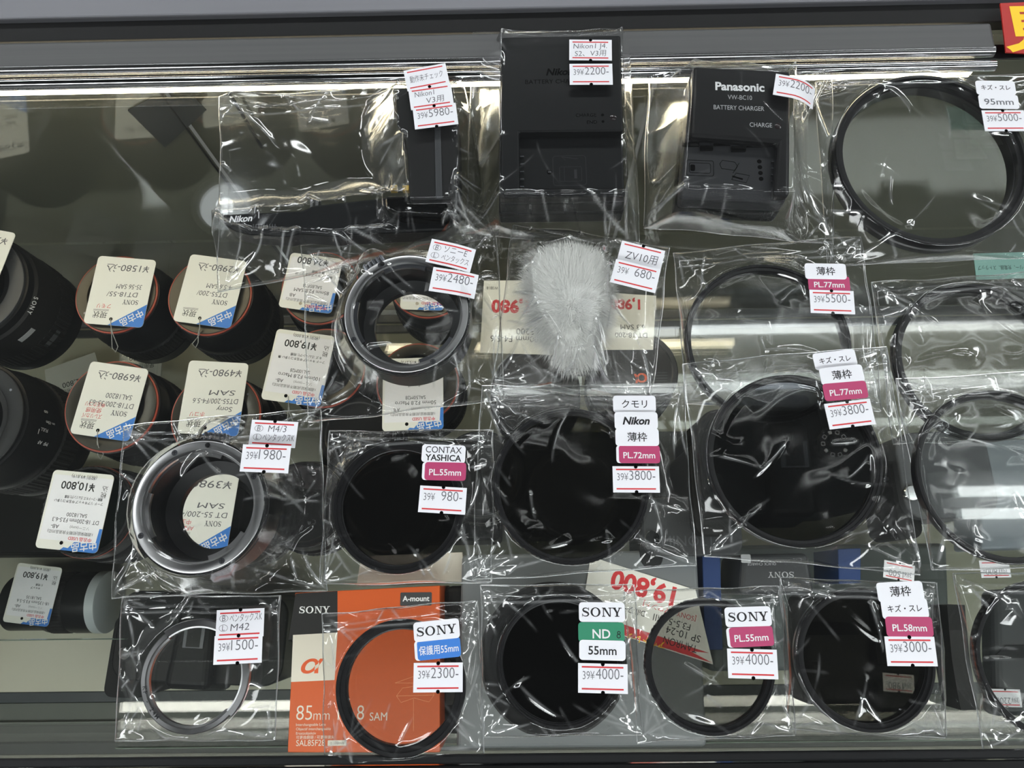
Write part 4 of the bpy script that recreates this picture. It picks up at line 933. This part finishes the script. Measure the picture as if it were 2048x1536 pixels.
for tx, q_, z_, cap in (('∞', 14, 66, 3.4), ('FULL', -4, 66, 2.6), ('∞-10m', 4, 60, 2.4), ('AF', -16, 66, 2.8), ('MF', -16, 59, 2.8), ('I', -6, 72, 4.0)):
    M = Matrix.Rotation(math.radians(q_), 4, 'Z') @ Matrix.Translation((45.35 if z_ < 73 else 45, 0, z_)) @ Matrix.Rotation(math.pi / 2 - 0.08, 4, 'Y') @ Matrix.Rotation(math.pi, 4, 'Z')
    vs_, fs_, w_ = text_geo(tx, 0.0); a.add([(v[0] * cap, v[1] * cap, 0.35) for v in vs_], fs_, INKW, False, M)
a.build('markings', t)
for args in (('lens with orange ring under the cream 1580 tag, beside the telephoto', 232, 588, 71, 31.5, 37.5),
             ('lens with gold contacts under the second cream tag of the back row', 419, 591, 71, 32, 38),
             ('lens with toothed grip partly behind the rear adapter\'s bag', 640, 575, 66, 30, 34),
             ('dark lens behind the rear mount adapter, in the back row', 858, 560, 66, 31, 34),
             ('lens with orange ring under the white 6980 tag', 222, 812, 72, 34.5, 37),
             ('lens with orange ring under the white 4980 tag', 431, 832, 72, 33, 36.5),
             ('dark lens under the printed 19,800 tag in the middle', 648, 735, 64, 31, 35),
             ('dark lens under the printed macro tag below the rear adapter', 835, 765, 62, 31, 35),
             ('lens with orange ring seen through the hole of the left adapter', 452, 1024, 70, 33, 38)):
    lens(*args)
lens('lens with ribbed ring and dark green glass behind the 10,800 tag', 172, 1022, 68, 32, 36, front=True)
lens('dark capped lens at the lower left of the fur cover', 1072, 778, 70, 32, 36, cap=True)
lens('dark capped lens with an orange alpha letter beside the fur cover', 1272, 742, 70, 31, 35, cap=True, alpha=True)
ZTG = ZS + 74
hang_tag('cream handwritten tag with blue corner on the lens beside the telephoto', 241, 583, ZTG, -5, hand('¥1580-込', '', ['DT18-55/', '35-56 SAM'], red=['フモリ']), tilt=(0, -2), loop=(-1, 2))
hang_tag('cream handwritten tag with blue corner on the second lens of the back row', 421, 582, ZTG, -9, hand('¥2980-込', '', ['DT55-200/', '4-5.6 SAM'], red=[]), loop=(5, 0))
hang_tag('cream printed tag under the grip\'s bag, left of the rear adapter', 622, 566, ZTG - 4, -9, printed('¥24,800', '(税別 ¥22,545)', '85mm F2.8 SAM', 'SAL85F28', 'AB', ('鏡胴・キャップ 少ホコリ 絞', '傷 使用感')), printed=True, w=42, h=46, string=False)
hang_tag('cream printed tag seen through the rear adapter', 848, 560, ZTG - 6, -3, printed('¥24,800', '(税別 ¥22,545)', '28-75mm F2.8', 'SAL2875', 'AB', ('元箱 キャップ', '使用感')), printed=True, w=34, h=50, string=False)
hang_tag('white handwritten 6980 tag with red notes', 220, 802, ZTG, -9, hand('¥6980-込', '', ['DT18-200/35-63', 'SAL18200'], red=['ズレリカバ', '使用感', '中玉ホコリ']), loop=(0, -2))
hang_tag('white handwritten 4980 tag, its lower edge under the left adapter\'s bag', 427, 796, ZTG, -4, hand('¥4980-込', '', ['DT55-200/F4-5.6', 'SAM'], 'Sony', red=['ホコリ']), string=False)
hang_tag('white printed 19,800 tag in the middle of the lenses', 597, 735, ZTG - 2, -9, printed('¥19,800', '(税別 ¥18,000)', '100mm F2.8 Macro', 'SAL100M28', 'AB-', ('フード キャップ 中玉ホコリ多い 傷', 'キズ ゴムリング使用感')), printed=True)
hang_tag('white printed macro tag below the rear adapter', 826, 788, ZTG - 4, 1, printed('¥16,800', '(税別 ¥15,273)', '50mm F2.8 Macro', 'SAL50M28', 'AB', ('キャップ', '使用感')), printed=True, string=False)
hang_tag('white printed 10,800 tag in front of the dark green lens glass', 151, 1022, ZTG, -6, printed('¥10,800', '(税別 ¥9,819)', 'DT 18-200mm F3.5-6.3', 'SAL18200', 'AB-', ('フード リアキャップ 中玉ホコリ多い', '鏡胴・フードキズ ゴムリング使用感')), printed=True, string=False)
hang_tag('white handwritten 3980 tag seen through the left adapter\'s hole', 404, 1022, ZTG, -5, hand('¥3980-', '', ['DT 55-200/4', 'SAM'], red=['AF動作', '中玉']), string=False)
hang_tag('cream tag cut off by the left edge, on the telephoto lens', -48, 522, ZS + 84, -12, hand('¥29800-', '', ['70-300'], red=[]), string=False)
# lower shelf, left bay
def lying(label, px, py, L, r, rot, cap=True, zb=ZF):
    x, y = PXY(px, py, zb + r)
    t = thing('camera_lens', label, 'camera lens', (x, y, zb + r + 1.2), 0, 'used lenses in the counter', (0, math.pi / 2, math.radians(rot)))
    a = Acc(); a.add(*lathe([(0, -L / 2), (r - 4, -L / 2), (r - 3, -L / 2 + 1), (r - 3, -L * 0.1), (r - 1, -L * 0.05), (r - 1, L * 0.2), (r, L * 0.25), (r, L / 2 - 1), (r - 1, L / 2), (0, L / 2)], 64), BLK, True); a.build('barrel', t)
    a = Acc(); a.add(*lathe([(r - 1.2, -L * 0.02), (r - 0.2, 0), (r - 0.2, L * 0.18), (r - 1.2, L * 0.2)], 192, teeth={1: (0.3, 48), 2: (0.3, 48)}), BLKM); a.build('zoom_ring', t)
    if cap: a = Acc(); a.add(*lathe([(r + 0.5, L / 2 - 4), (r + 0.5, L / 2 + 5), (r - 1, L / 2 + 6), (0, L / 2 + 6)], 64), pbr('milky plastic cap', (186, 192, 196), 0.4), True); a.build('rear_cap', t)
    return t
lying('black lens lying on the lower shelf with a milky white cap', 120, 1205, 92, 30, 0)
hang_tag('dim printed 19,800 tag on the lens lying on the lower shelf', 66, 1189, ZF + 64, -7, printed('¥19,800', '(税別 ¥18,000)', '18-135mm F3.5-5.6', 'SAL18135', 'AB-', ('キャップ', '使用感')), printed=True, string=False)

# ------------------------------------------------------------------ boxes, cameras, cards under the glass
def centred(pxs, z):
    w = [P(x, y, z) for x, y in pxs]; c = sum((Vector((p.x, p.y)) for p in w), Vector((0, 0))) / len(w)
    return (c.x, c.y), [(p.x - c.x, p.y - c.y) for p in w]
ORANGE = pbr('orange card', (194, 80, 14), 0.45, noise=0.03, nscale=20); BLACKC = pbr('black card', (20, 19, 20), 0.4); IVORY = pbr('ivory card', (214, 208, 196), 0.5)
ZB = ZS + 74
c, q = centred([(590, 1186), (880, 1171), (880, 1505), (575, 1505)], ZB)
t = thing('lens_box', 'orange, black and ivory lens box standing behind the front glass', 'lens box', (c[0], c[1], ZS + 0.3))
a = Acc(); a.add(*prism(q, 0, 73.6, 0.4, 1), ORANGE); zt = 73.66
L = lambda pxs: [(P(x, y, ZB).x - c[0], P(x, y, ZB).y - c[1]) for x, y in pxs]
a.add(*flat(L([(577.0, 1280), (675, 1265), (675, 1175 + 7), (591, 1187)][::1]), zt), BLACKC)
a.add(*flat(L([(582, 1364), (669, 1360), (675, 1265), (586, 1270)]), zt + 0.01), IVORY)
p = L([(629, 1221), (625, 1330), (592, 1440), (628, 1440), (678, 1440), (754, 1441), (592, 1492), (832, 1198)])
put_text(a, 'SONY', p[0][0], p[0][1] - 1.8, 4.6, INKW, zt + 0.05, 0, 'c', 0, 1, 0, 26)
put_text(a, 'α', p[1][0], p[1][1] - 5.0, 11.5, INKO, zt + 0.05, 0, 'c', 0.03, 1.35, 0.3)
put_text(a, '85', p[2][0], p[2][1], 9.5, IVORY, zt + 0.05, 0, 'l', -0.012, 0.9); put_text(a, 'mm', p[3][0] - 0.5, p[3][1], 6.5, IVORY, zt + 0.05, 0, 'l', -0.012, 0.85)
put_text(a, 'F2.8', p[4][0] - 1, p[4][1], 9.5, IVORY, zt + 0.05, 0, 'l', -0.012, 0.85); put_text(a, 'SAM', p[5][0] - 5, p[5][1], 5.2, IVORY, zt + 0.05, 0, 'l', 0, 0.9)
for k, tx in enumerate(('Interchangeable Lens', 'Objectif interchangeable', 'Ersatzobjektiv', '可更換鏡頭 / 可更换镜头')):
    r_ = L([(592, 1452 + 8.6 * k)])[0]; put_text(a, tx, r_[0], r_[1], 1.7, IVORY, zt + 0.05, 0, 'l')
put_text(a, 'SAL85F28', p[6][0], p[6][1], 3.8, IVORY, zt + 0.05, 0, 'l', 0, 0.9)
r_ = L([(674, 1486)])[0]; a.add(*flat(rrect(12.5, 3.4, 0.4, 2, *r_), zt), IVORY); put_text(a, 'α 100mm', r_[0], r_[1] - 0.8, 1.7, INKG, zt + 0.05)
a.add(*flat(rrect(22, 9, 0.8, 2, p[7][0], p[7][1]), zt), DKG); put_text(a, 'A-mount', p[7][0], p[7][1] - 1.4, 3.6, INKW, zt + 0.05, 0, 'c', 0.03, 1, 0, 19)
for pl_ in ([(790, 1366), (830, 1352), (875, 1352)], [(790, 1366), (875, 1366)], [(793, 1392), (805, 1376), (835, 1372), (862, 1378), (868, 1390), (858, 1404), (828, 1396), (802, 1405), (793, 1392)], [(793, 1392), (868, 1390)], [(827, 1398), (827, 1462)]):
    a.add(*line(L(pl_), 0.2, zt + 0.04), pbr('pale orange ink', (240, 170, 120), 0.6))
a.build('carton', t)
# grey case with sale card
ZT2 = ZS + 58
c, q = centred([(926, 1112), (1392, 1100), (1412, 1492), (915, 1496)], ZT2)
GREYC = pbr('grey case plastic', (106, 110, 113), 0.5, noise=0.04, nscale=10)
t = thing('storage_case', 'wide light grey plastic case under the front row', 'case', (c[0], c[1], ZS + 0.3))
a = Acc(); a.add(*prism(q, 0, 50, 3, 3), GREYC); a.build('body', t)
a = Acc(); a.add(*prism([(x * 1.01, y * 1.01) for x, y in q], 50.2, 57.6, 3, 3), GREYC); a.build('lid', t)
ZP = ZT2 + 12
c, q = centred([(1184, 1112), (1398, 1180), (1434, 1332), (1163, 1246)], ZP)
t = thing('sale_card', 'slanted sale card with red numerals and a red and yellow banner', 'price card', (c[0], c[1], ZP - 11.6))
a = Acc(); a.add(*prism(q, 0, 0.6, 0), CARD)
Lc = lambda x, y: (P(x, y, ZP - 11).x - c[0], P(x, y, ZP - 11).y - c[1])
r0 = math.radians(180 - 17)
for tx, x, y, cap, m, bd, fit in (('19,800', 1290, 1158, 13, INKR, 0.05, 66), ('TAMRON', 1362, 1282, 5.2, INKK, 0.0, 24), ('SP 10-24', 1368, 1262, 5.0, INKK, 0, 26), ('F3.5-5 DiⅡ', 1345, 1238, 4.6, INKK, 0, 40), ('[SONY Aマウント]', 1340, 1218, 3.4, INKR, 0, 38), ('DiⅡ フード付', 1255, 1212, 4.0, INKK, 0, 26)):
    p = Lc(x, y); put_text(a, tx, p[0], p[1], cap, m, 0.66, r0, 'c', bd, 1, 0, fit)
a.add(*flat([Lc(*p) for p in ((1168, 1222), (1166, 1245), (1425, 1326), (1380, 1302), (1418, 1306))][::1], 0.64), INKR)
p = Lc(1285, 1274); put_text(a, 'アウトレット', p[0], p[1], 4.0, pbr('yellow ink', (244, 196, 40), 0.6), 0.68, r0 + 0.05, 'c', 0.03, 1, 0, 60)
a.build('card', t)
# hooded lens under the black filter
x, y = PXY(1108, 1318, ZT2 + 44)
t = thing('camera_lens', 'black lens with a wide petal hood under the black filter', 'camera lens', (x, y, ZT2 + 0.2), 0, 'used lenses in the counter')
a = Acc(); a.add(*lathe([(0, 0), (41, 0), (42, 1), (42, 14), (36, 16), (36, 20), (20, 24), (0, 25)], 96), BLK, True); a.build('barrel', t)
a = Acc(); pv, pf = lathe([(42.6, 2), (48.5, 40), (47.2, 40), (41.4, 3)], 96, True)
pv = [(x_, y_, z_ - (9 * max(0, math.cos(4 * math.atan2(y_, x_))) if z_ > 30 else 0)) for x_, y_, z_ in pv]
a.add(pv, pf, BLKM, True); a.build('petal_hood', t)
a = Acc(); a.add(*lathe([(30, 22), (15, 26), (0, 27)], 48), BLKG, True); a.build('front_glass', t)
c, q = centred([(884, 1172), (958, 1170), (962, 1470), (884, 1476)], ZS + 50)
t = thing('lens_pouch', 'tall black padded pouch between the orange box and the grey case', 'pouch', (c[0], c[1], ZS + 0.3))
a = Acc(); a.add(*prism(q, 0, 44, 7, 4), BLKM); a.build('body', t)
a = Acc(); a.add(*prism([(x * 0.9, y * 0.5 - 6) for x, y in q], 44.2, 46.5, 1, 2), BLK); a.build('flap', t)
# white carton seen below the knurled filter
c, q = centred([(722, 1112), (925, 1104), (930, 1164), (712, 1172)], ZS + 45)
t = thing('carton', 'plain off-white carton behind the orange box', 'box', (c[0], c[1], ZS + 0.3)); a = Acc(); a.add(*prism(q, 0, 44, 0.6), IVORY); a.build('body', t)
# shelf price cards around the fur cover
def shelf_card(label, pxs, z, texts, rot=180):
    c, q = centred(pxs, z); t = thing('shelf_card', label, 'price card', (c[0], c[1], z)); a = Acc(); a.add(*prism(q, 0, 0.7, 0), CARD)
    for tx, x, y, cap, m, bd, fit in texts:
        p = P(x, y, z); put_text(a, tx, p.x - c[0], p.y - c[1], cap, m, 0.76, math.radians(rot), 'c', bd, 1, 0, fit)
    a.build('card', t); return t
shelf_card('white shelf card with red numerals left of the fur cover', [(968, 562), (1180, 560), (1184, 712), (960, 706)], ZS + 72, [('11,980', 1030, 602, 10, INKR, 0.06, 66), ('MASTER', 1060, 622, 2.6, INKR, 0, 18), ('SAL55200', 1070, 658, 5, INKK, 0, 30), ('DT 55-200mm F4-5.6', 1060, 673, 5, INKK, 0, 60), ('W3818', 985, 574, 2.4, INKK, 0, 9)], 178)
shelf_card('white shelf card partly under the fur cover\'s price sticker', [(1196, 585), (1312, 592), (1306, 700), (1190, 700)], ZS + 71, [('1,980', 1250, 600, 8, INKR, 0.05, 32), ('6.3 SAM', 1265, 650, 4, INKK, 0, 20), ('DT 18-200', 1262, 666, 4, INKK, 0, 26)], 178)
shelf_card('white price sheet lying between the two left edge lenses', [(90, 740), (190, 705), (215, 790), (100, 830)], ZF + 40, [('¥12,800', 150, 760, 6, INKK, 0, 36), ('使用感', 140, 778, 4, INKK, 0, 24)], 196)
shelf_card('white price sheet behind the 6980 tag', [(240, 700), (325, 700), (322, 765), (238, 760)], ZF + 40, [('¥17,800', 285, 712, 6, INKK, 0, 36), ('使用感あり', 285, 728, 4, INKK, 0, 30)], 180)
shelf_card('pale turquoise card with small print at the right edge', [(1946, 508), (2070, 504), (2070, 556), (1952, 560)], ZS + 60, [('バッテリー、充電器、ストラップ', 2010, 532, 3.0, INKK, 0, 44)], 180)['label'] = 'pale turquoise card with small print at the right edge'
o = [o for o in bpy.data.objects if o.get('label', '').startswith('pale turquoise')][0].children[0]; o.data.materials[0] = pbr('turquoise card', (150, 196, 190), 0.6)
# cameras
def camera_body(label, px, py, zt, w, d, h, rot, mat=DKG, dial=True, hump=True):
    x, y = PXY(px, py, zt); t = thing('digital_camera', label, 'camera', (x, y, zt - h), math.radians(rot), 'used camera bodies in the counter')
    a = Acc(); a.add(*prism(rrect(w, d, d * 0.22, 6), 0, h, 3.5, 4), mat); a.build('body', t)
    a = Acc(); a.add(*prism(rrect(w * 0.24, d * 0.9, 8, 5, -w * 0.42, -d * 0.25), 1, h - 8, 5, 4), BLKM); a.build('grip', t)
    if hump:
        a = Acc(); a.add(*prism([(-w * 0.17, -d * 0.62), (w * 0.14, -d * 0.62), (w * 0.12, d * 0.42), (-w * 0.13, d * 0.42)], h * 0.5, h + 13, 7, 4, True, 0.15), mat); a.build('viewfinder_hump', t)
        a = Acc(); a.add(*prism([(-9.5, -8), (9.5, -8), (9.5, 10), (-9.5, 10)], h + 13.1, h + 14.6, 0.3), STEELD)
        a.add(*quad(-6.4, -7, 6.4, 11, h + 14.7), BLKS); a.build('hot_shoe', t)
        a = Acc(); a.add(*prism(rrect(34, 12, 4, 4, 0, d * 0.52), h * 0.6, h + 8, 2, 3), BLKM); a.build('eyecup', t)
    if dial:
        a = Acc(); a.add(*lathe([(0, h + 8.6), (11, h + 8.6), (12, h + 8), (12, h + 1), (12, h - 0.5)], 72, teeth={2: (0.35, 24), 3: (0.35, 24)}), BLKS, False, Matrix.Translation((w * 0.25, 9, 0)))
        for k in range(10):
            q_ = 2 * math.pi * k / 10; M = Matrix.Translation((w * 0.25, 9, 0)) @ Matrix.Rotation(q_, 4, 'Z') @ Matrix.Translation((8.2, 0, 0))
            rr = rrect(2.4, 2.4, 0.4, 2); v, f = (flat(rr, h + 8.66) if k % 3 == 0 else line(rr + rr[:1], 0.5, h + 8.66)); a.add(v, f, INKW, False, M)
        a.build('mode_dial', t)
    a = Acc(); a.add(*lathe([(0, h + 3), (5, h + 3), (5.6, h + 2.4), (5.6, h - 0.5)], 32), CHROME, True, Matrix.Translation((-w * 0.42, -d * 0.2, 0))); a.build('shutter_button', t)
    for s_ in (-1, 1): a = Acc(); a.add(*lathe([(3.4, -1), (3.4, 1), (2.2, 1), (2.2, -1)], 20, True), STEELD, True, Matrix.Translation((s_ * (w / 2 + 1.5), 0, h * 0.75)) @ Matrix.Rotation(math.pi / 2, 4, 'X')); a.build('strap_lug', t)
    return t
camera_body('black camera with a mode dial seen through the nearly black filter', 1575, 918, ZS + 88, 124, 74, 86, 0, BLK)
camera_body('dark grey camera at the right edge below the third row filter', 1893, 948, ZS + 80, 66, 62, 60, 2, MDG, False, False)
camera_body('black camera lying under the bare steel ring on the lower shelf', 400, 1276, ZF + 90, 160, 80, 84, -3, BLK, False)
t = camera_body('dark camera with maker lettering left of the blue box', 1385, 1052, ZS + 66, 70, 42, 62, 0, DKG, False, False)
a = Acc(); put_text(a, 'MINOLTA', 0, -14, 7.5, MDG, 62.2, 0.0, 'c', 0, 1, 0, 46); a.build('lettering', t)
# silver case at the right
c, q = centred([(1962, 868), (2140, 860), (2150, 1094), (1962, 1100)], ZS + 40)
t = thing('storage_case', 'light grey case at the right edge under the third row', 'case', (c[0], c[1], ZS + 0.3)); a = Acc(); a.add(*prism(q, 0, 34, 3, 3), pbr('blue grey case', (138, 146, 154), 0.45)); a.build('body', t)
a = Acc(); a.add(*prism([(x, y) for x, y in q], 34.2, 39.5, 2, 3), MATS['blue grey case']); a.build('lid', t)
# blue box with charger and labels
BLUEB = pbr('blue carton', (20, 52, 104), 0.5)
for lab, pxs, z in (('narrow blue carton right of the grey case', [(1404, 1088), (1440, 1086), (1446, 1300), (1410, 1300)], ZS + 50), ('blue carton behind the thick rimmed front filter', [(1676, 1098), (1722, 1096), (1722, 1166), (1678, 1168)], ZS + 50)):
    c, q = centred(pxs, z); t = thing('carton', lab, 'box', (c[0], c[1], ZS + 0.3)); a = Acc(); a.add(*prism(q, 0, z - ZS - 0.5, 0.6), BLUEB); a.build('body', t)
z = ZS + 62
c, q = centred([(1484, 1108), (1618, 1106), (1632, 1190), (1478, 1190)], z)
t = thing('battery_charger', 'dark grey charger with upside-down lettering under the front row', 'battery charger', (c[0], c[1], ZS + 0.3))
a = Acc(); a.add(*prism(q, 0, 61, 4, 4), DKG)
p = P(1562, 1148, z); put_text(a, 'SONY', p.x - c[0], p.y - c[1] + 1.5, 4.0, INKLG, 61.1, math.pi, 'c'); p = P(1524, 1128, z); put_text(a, 'QUICK CHARGE', p.x - c[0], p.y - c[1] + 1, 2.0, INKLG, 61.1, math.pi, 'c')
a.build('body', t)
p = P(1484 + 8, 1117, z); a = Acc(); a.add(*prism(rrect(7, 6, 1, 3, p.x - c[0], p.y - c[1]), 60.8, 61.6, 0.2), INKLG); a.build('lamp_window', t)
for lab, pxs, hh, m in (('black box shaped bag under the thick rimmed filter', [(1606, 1190), (1744, 1186), (1744, 1410), (1612, 1412)], 40, BLKM), ('black accessory under a dim price label, right of the thick rimmed filter', [(1752, 1180), (1858, 1178), (1858, 1425), (1756, 1428)], 46, BLK)):
    c, q = centred(pxs, ZS + hh); t = thing('accessory_pouch', lab, 'pouch', (c[0], c[1], ZS + 0.3)); a = Acc(); a.add(*prism(q, 0, hh - 1, 6, 4), m); a.build('body', t)
    a = Acc(); a.add(*prism([(x * 0.8, y * 0.12 + 14) for x, y in q], hh - 0.9, hh + 0.8, 0.5), BLKG); a.build('strap', t)
def dim_label(lab, px, py, z, rot, price):
    a, w, h = price_label(price); p = P(px, py, z); o = a.build('price_label', None, (p.x, p.y, z), math.radians(rot)); tag(o, lab, 'price label', 'price labels under the glass')
dim_label('dim price label with faint numerals behind the thick rimmed filter', 1798, 1143, ZS + 60, 168, '1500-')
dim_label('dim price label seen through the thick rimmed filter', 1797, 1366, ZS + 49, 175, '1980-')
dim_label('dim price label under the last bag of the front row', 2012, 1396, ZS + 22, 178, '2200-')
dim_label('dim price label between the last bags of the third and front rows', 1990, 1138, ZS + 46, 180, '1800-')
# black strap and small black case at the far right
pp = [P(1912, 1210, ZS + 30), P(1916, 1260, ZS + 32), P(1922, 1320, ZS + 28), P(1932, 1380, ZS + 26), P(1940, 1420, ZS + 22)]
a = Acc()
vs_, fs_ = [], []
for i, p in enumerate(pp): vs_ += [(p.x - 6.5, p.y, p.z - 25), (p.x + 6.5, p.y, p.z - 25), (p.x + 6.5, p.y, p.z), (p.x - 6.5, p.y, p.z)]
for i in range(len(pp) - 1):
    for k in range(4): fs_.append((4 * i + k, 4 * i + (k + 1) % 4, 4 * i + 4 + (k + 1) % 4, 4 * i + 4 + k))
fs_ += [(0, 1, 2, 3), tuple(4 * (len(pp) - 1) + k for k in (3, 2, 1, 0))]
a.add(vs_, fs_, BLKM); tag(a.build('camera_strap'), 'rolled black strap between the last two bags of the front row', 'strap')
c, q = centred([(1985, 1180), (2140, 1175), (2150, 1430), (1990, 1435)], ZS + 20)
t = thing('accessory_pouch', 'flat dark grey pouch under the last bag of the front row', 'pouch', (c[0], c[1], ZS + 0.3)); a = Acc(); a.add(*prism(q, 0, 20, 6, 4), DKG); a.build('body', t)
a = Acc(); a.add(*prism([(x * 0.9, y * 0.1) for x, y in q], 20.1, 21.4, 0.5), BLK); a.build('zip', t)
# red card on the rear rail
c, q = centred([(2001, 6), (2140, 0), (2140, 112), (2012, 104)], 8.5)
t = thing('sale_sign', 'red sign with a yellow character at the top right corner', 'sign', (c[0], c[1], 7.6)); a = Acc(); a.add(*prism(q, 0, 0.8, 0), pbr('red sign', (176, 34, 30), 0.5))
p = P(2082, 92, 8.5); put_text(a, '見', p.x - c[0], p.y - c[1], 22, pbr('yellow sign ink', (248, 204, 30), 0.5), 0.9, 0.0, 'c', 0.04, 1.2)
a.build('card', t)

# more lenses and bags deeper in the counter
for args in (('black capped lens right of the left adapter\'s bag', 606, 1008, 58, 31, 36), ('black capped lens under the dark knurled filter', 775, 1010, 60, 32, 37), ('black capped lens between the knurled and the brown tinted filter', 960, 945, 60, 31, 36), ('black capped lens under the brown tinted filter', 1150, 980, 58, 33, 38), ('black capped lens left of the printed macro tag', 715, 868, 58, 28, 32)):
    lens(*args, cap=True)
def low_case(name, label, cat, pxs, h, m, lidm):
    c, q = centred(pxs, ZF + h); t = thing(name, label, cat, (c[0], c[1], ZF + 0.3)); a = Acc(); a.add(*prism(q, 0, h - 6, 6, 4), m); a.build('body', t)
    a = Acc(); a.add(*prism([(x * 0.97, y * 0.95) for x, y in q], h - 5.8, h, 4, 3), lidm); a.build('lid', t)
low_case('camera_bag', 'padded black camera bag on the lower shelf under the middle filters', 'bag', [(640, 880), (1000, 876), (1000, 1080), (636, 1084)], 90, BLKM, BLKM)
low_case('camera_bag', 'padded charcoal camera bag on the lower shelf beside the blue carton', 'bag', [(1020, 860), (1400, 858), (1402, 1070), (1020, 1074)], 90, DKG, DKG)
low_case('storage_case', 'mid grey case on the lower shelf under the right end of the front row', 'case', [(1420, 1090), (1900, 1085), (1910, 1340), (1420, 1345)], 70, pbr('mid grey case', (112, 118, 120), 0.5), pbr('mid grey lid', (120, 126, 128), 0.5))
low_case('camera_bag', 'black camera bag on the lower shelf at the far left', 'bag', [(-120, 960), (225, 955), (228, 1110), (-120, 1112)], 60, BLKM, BLKM)
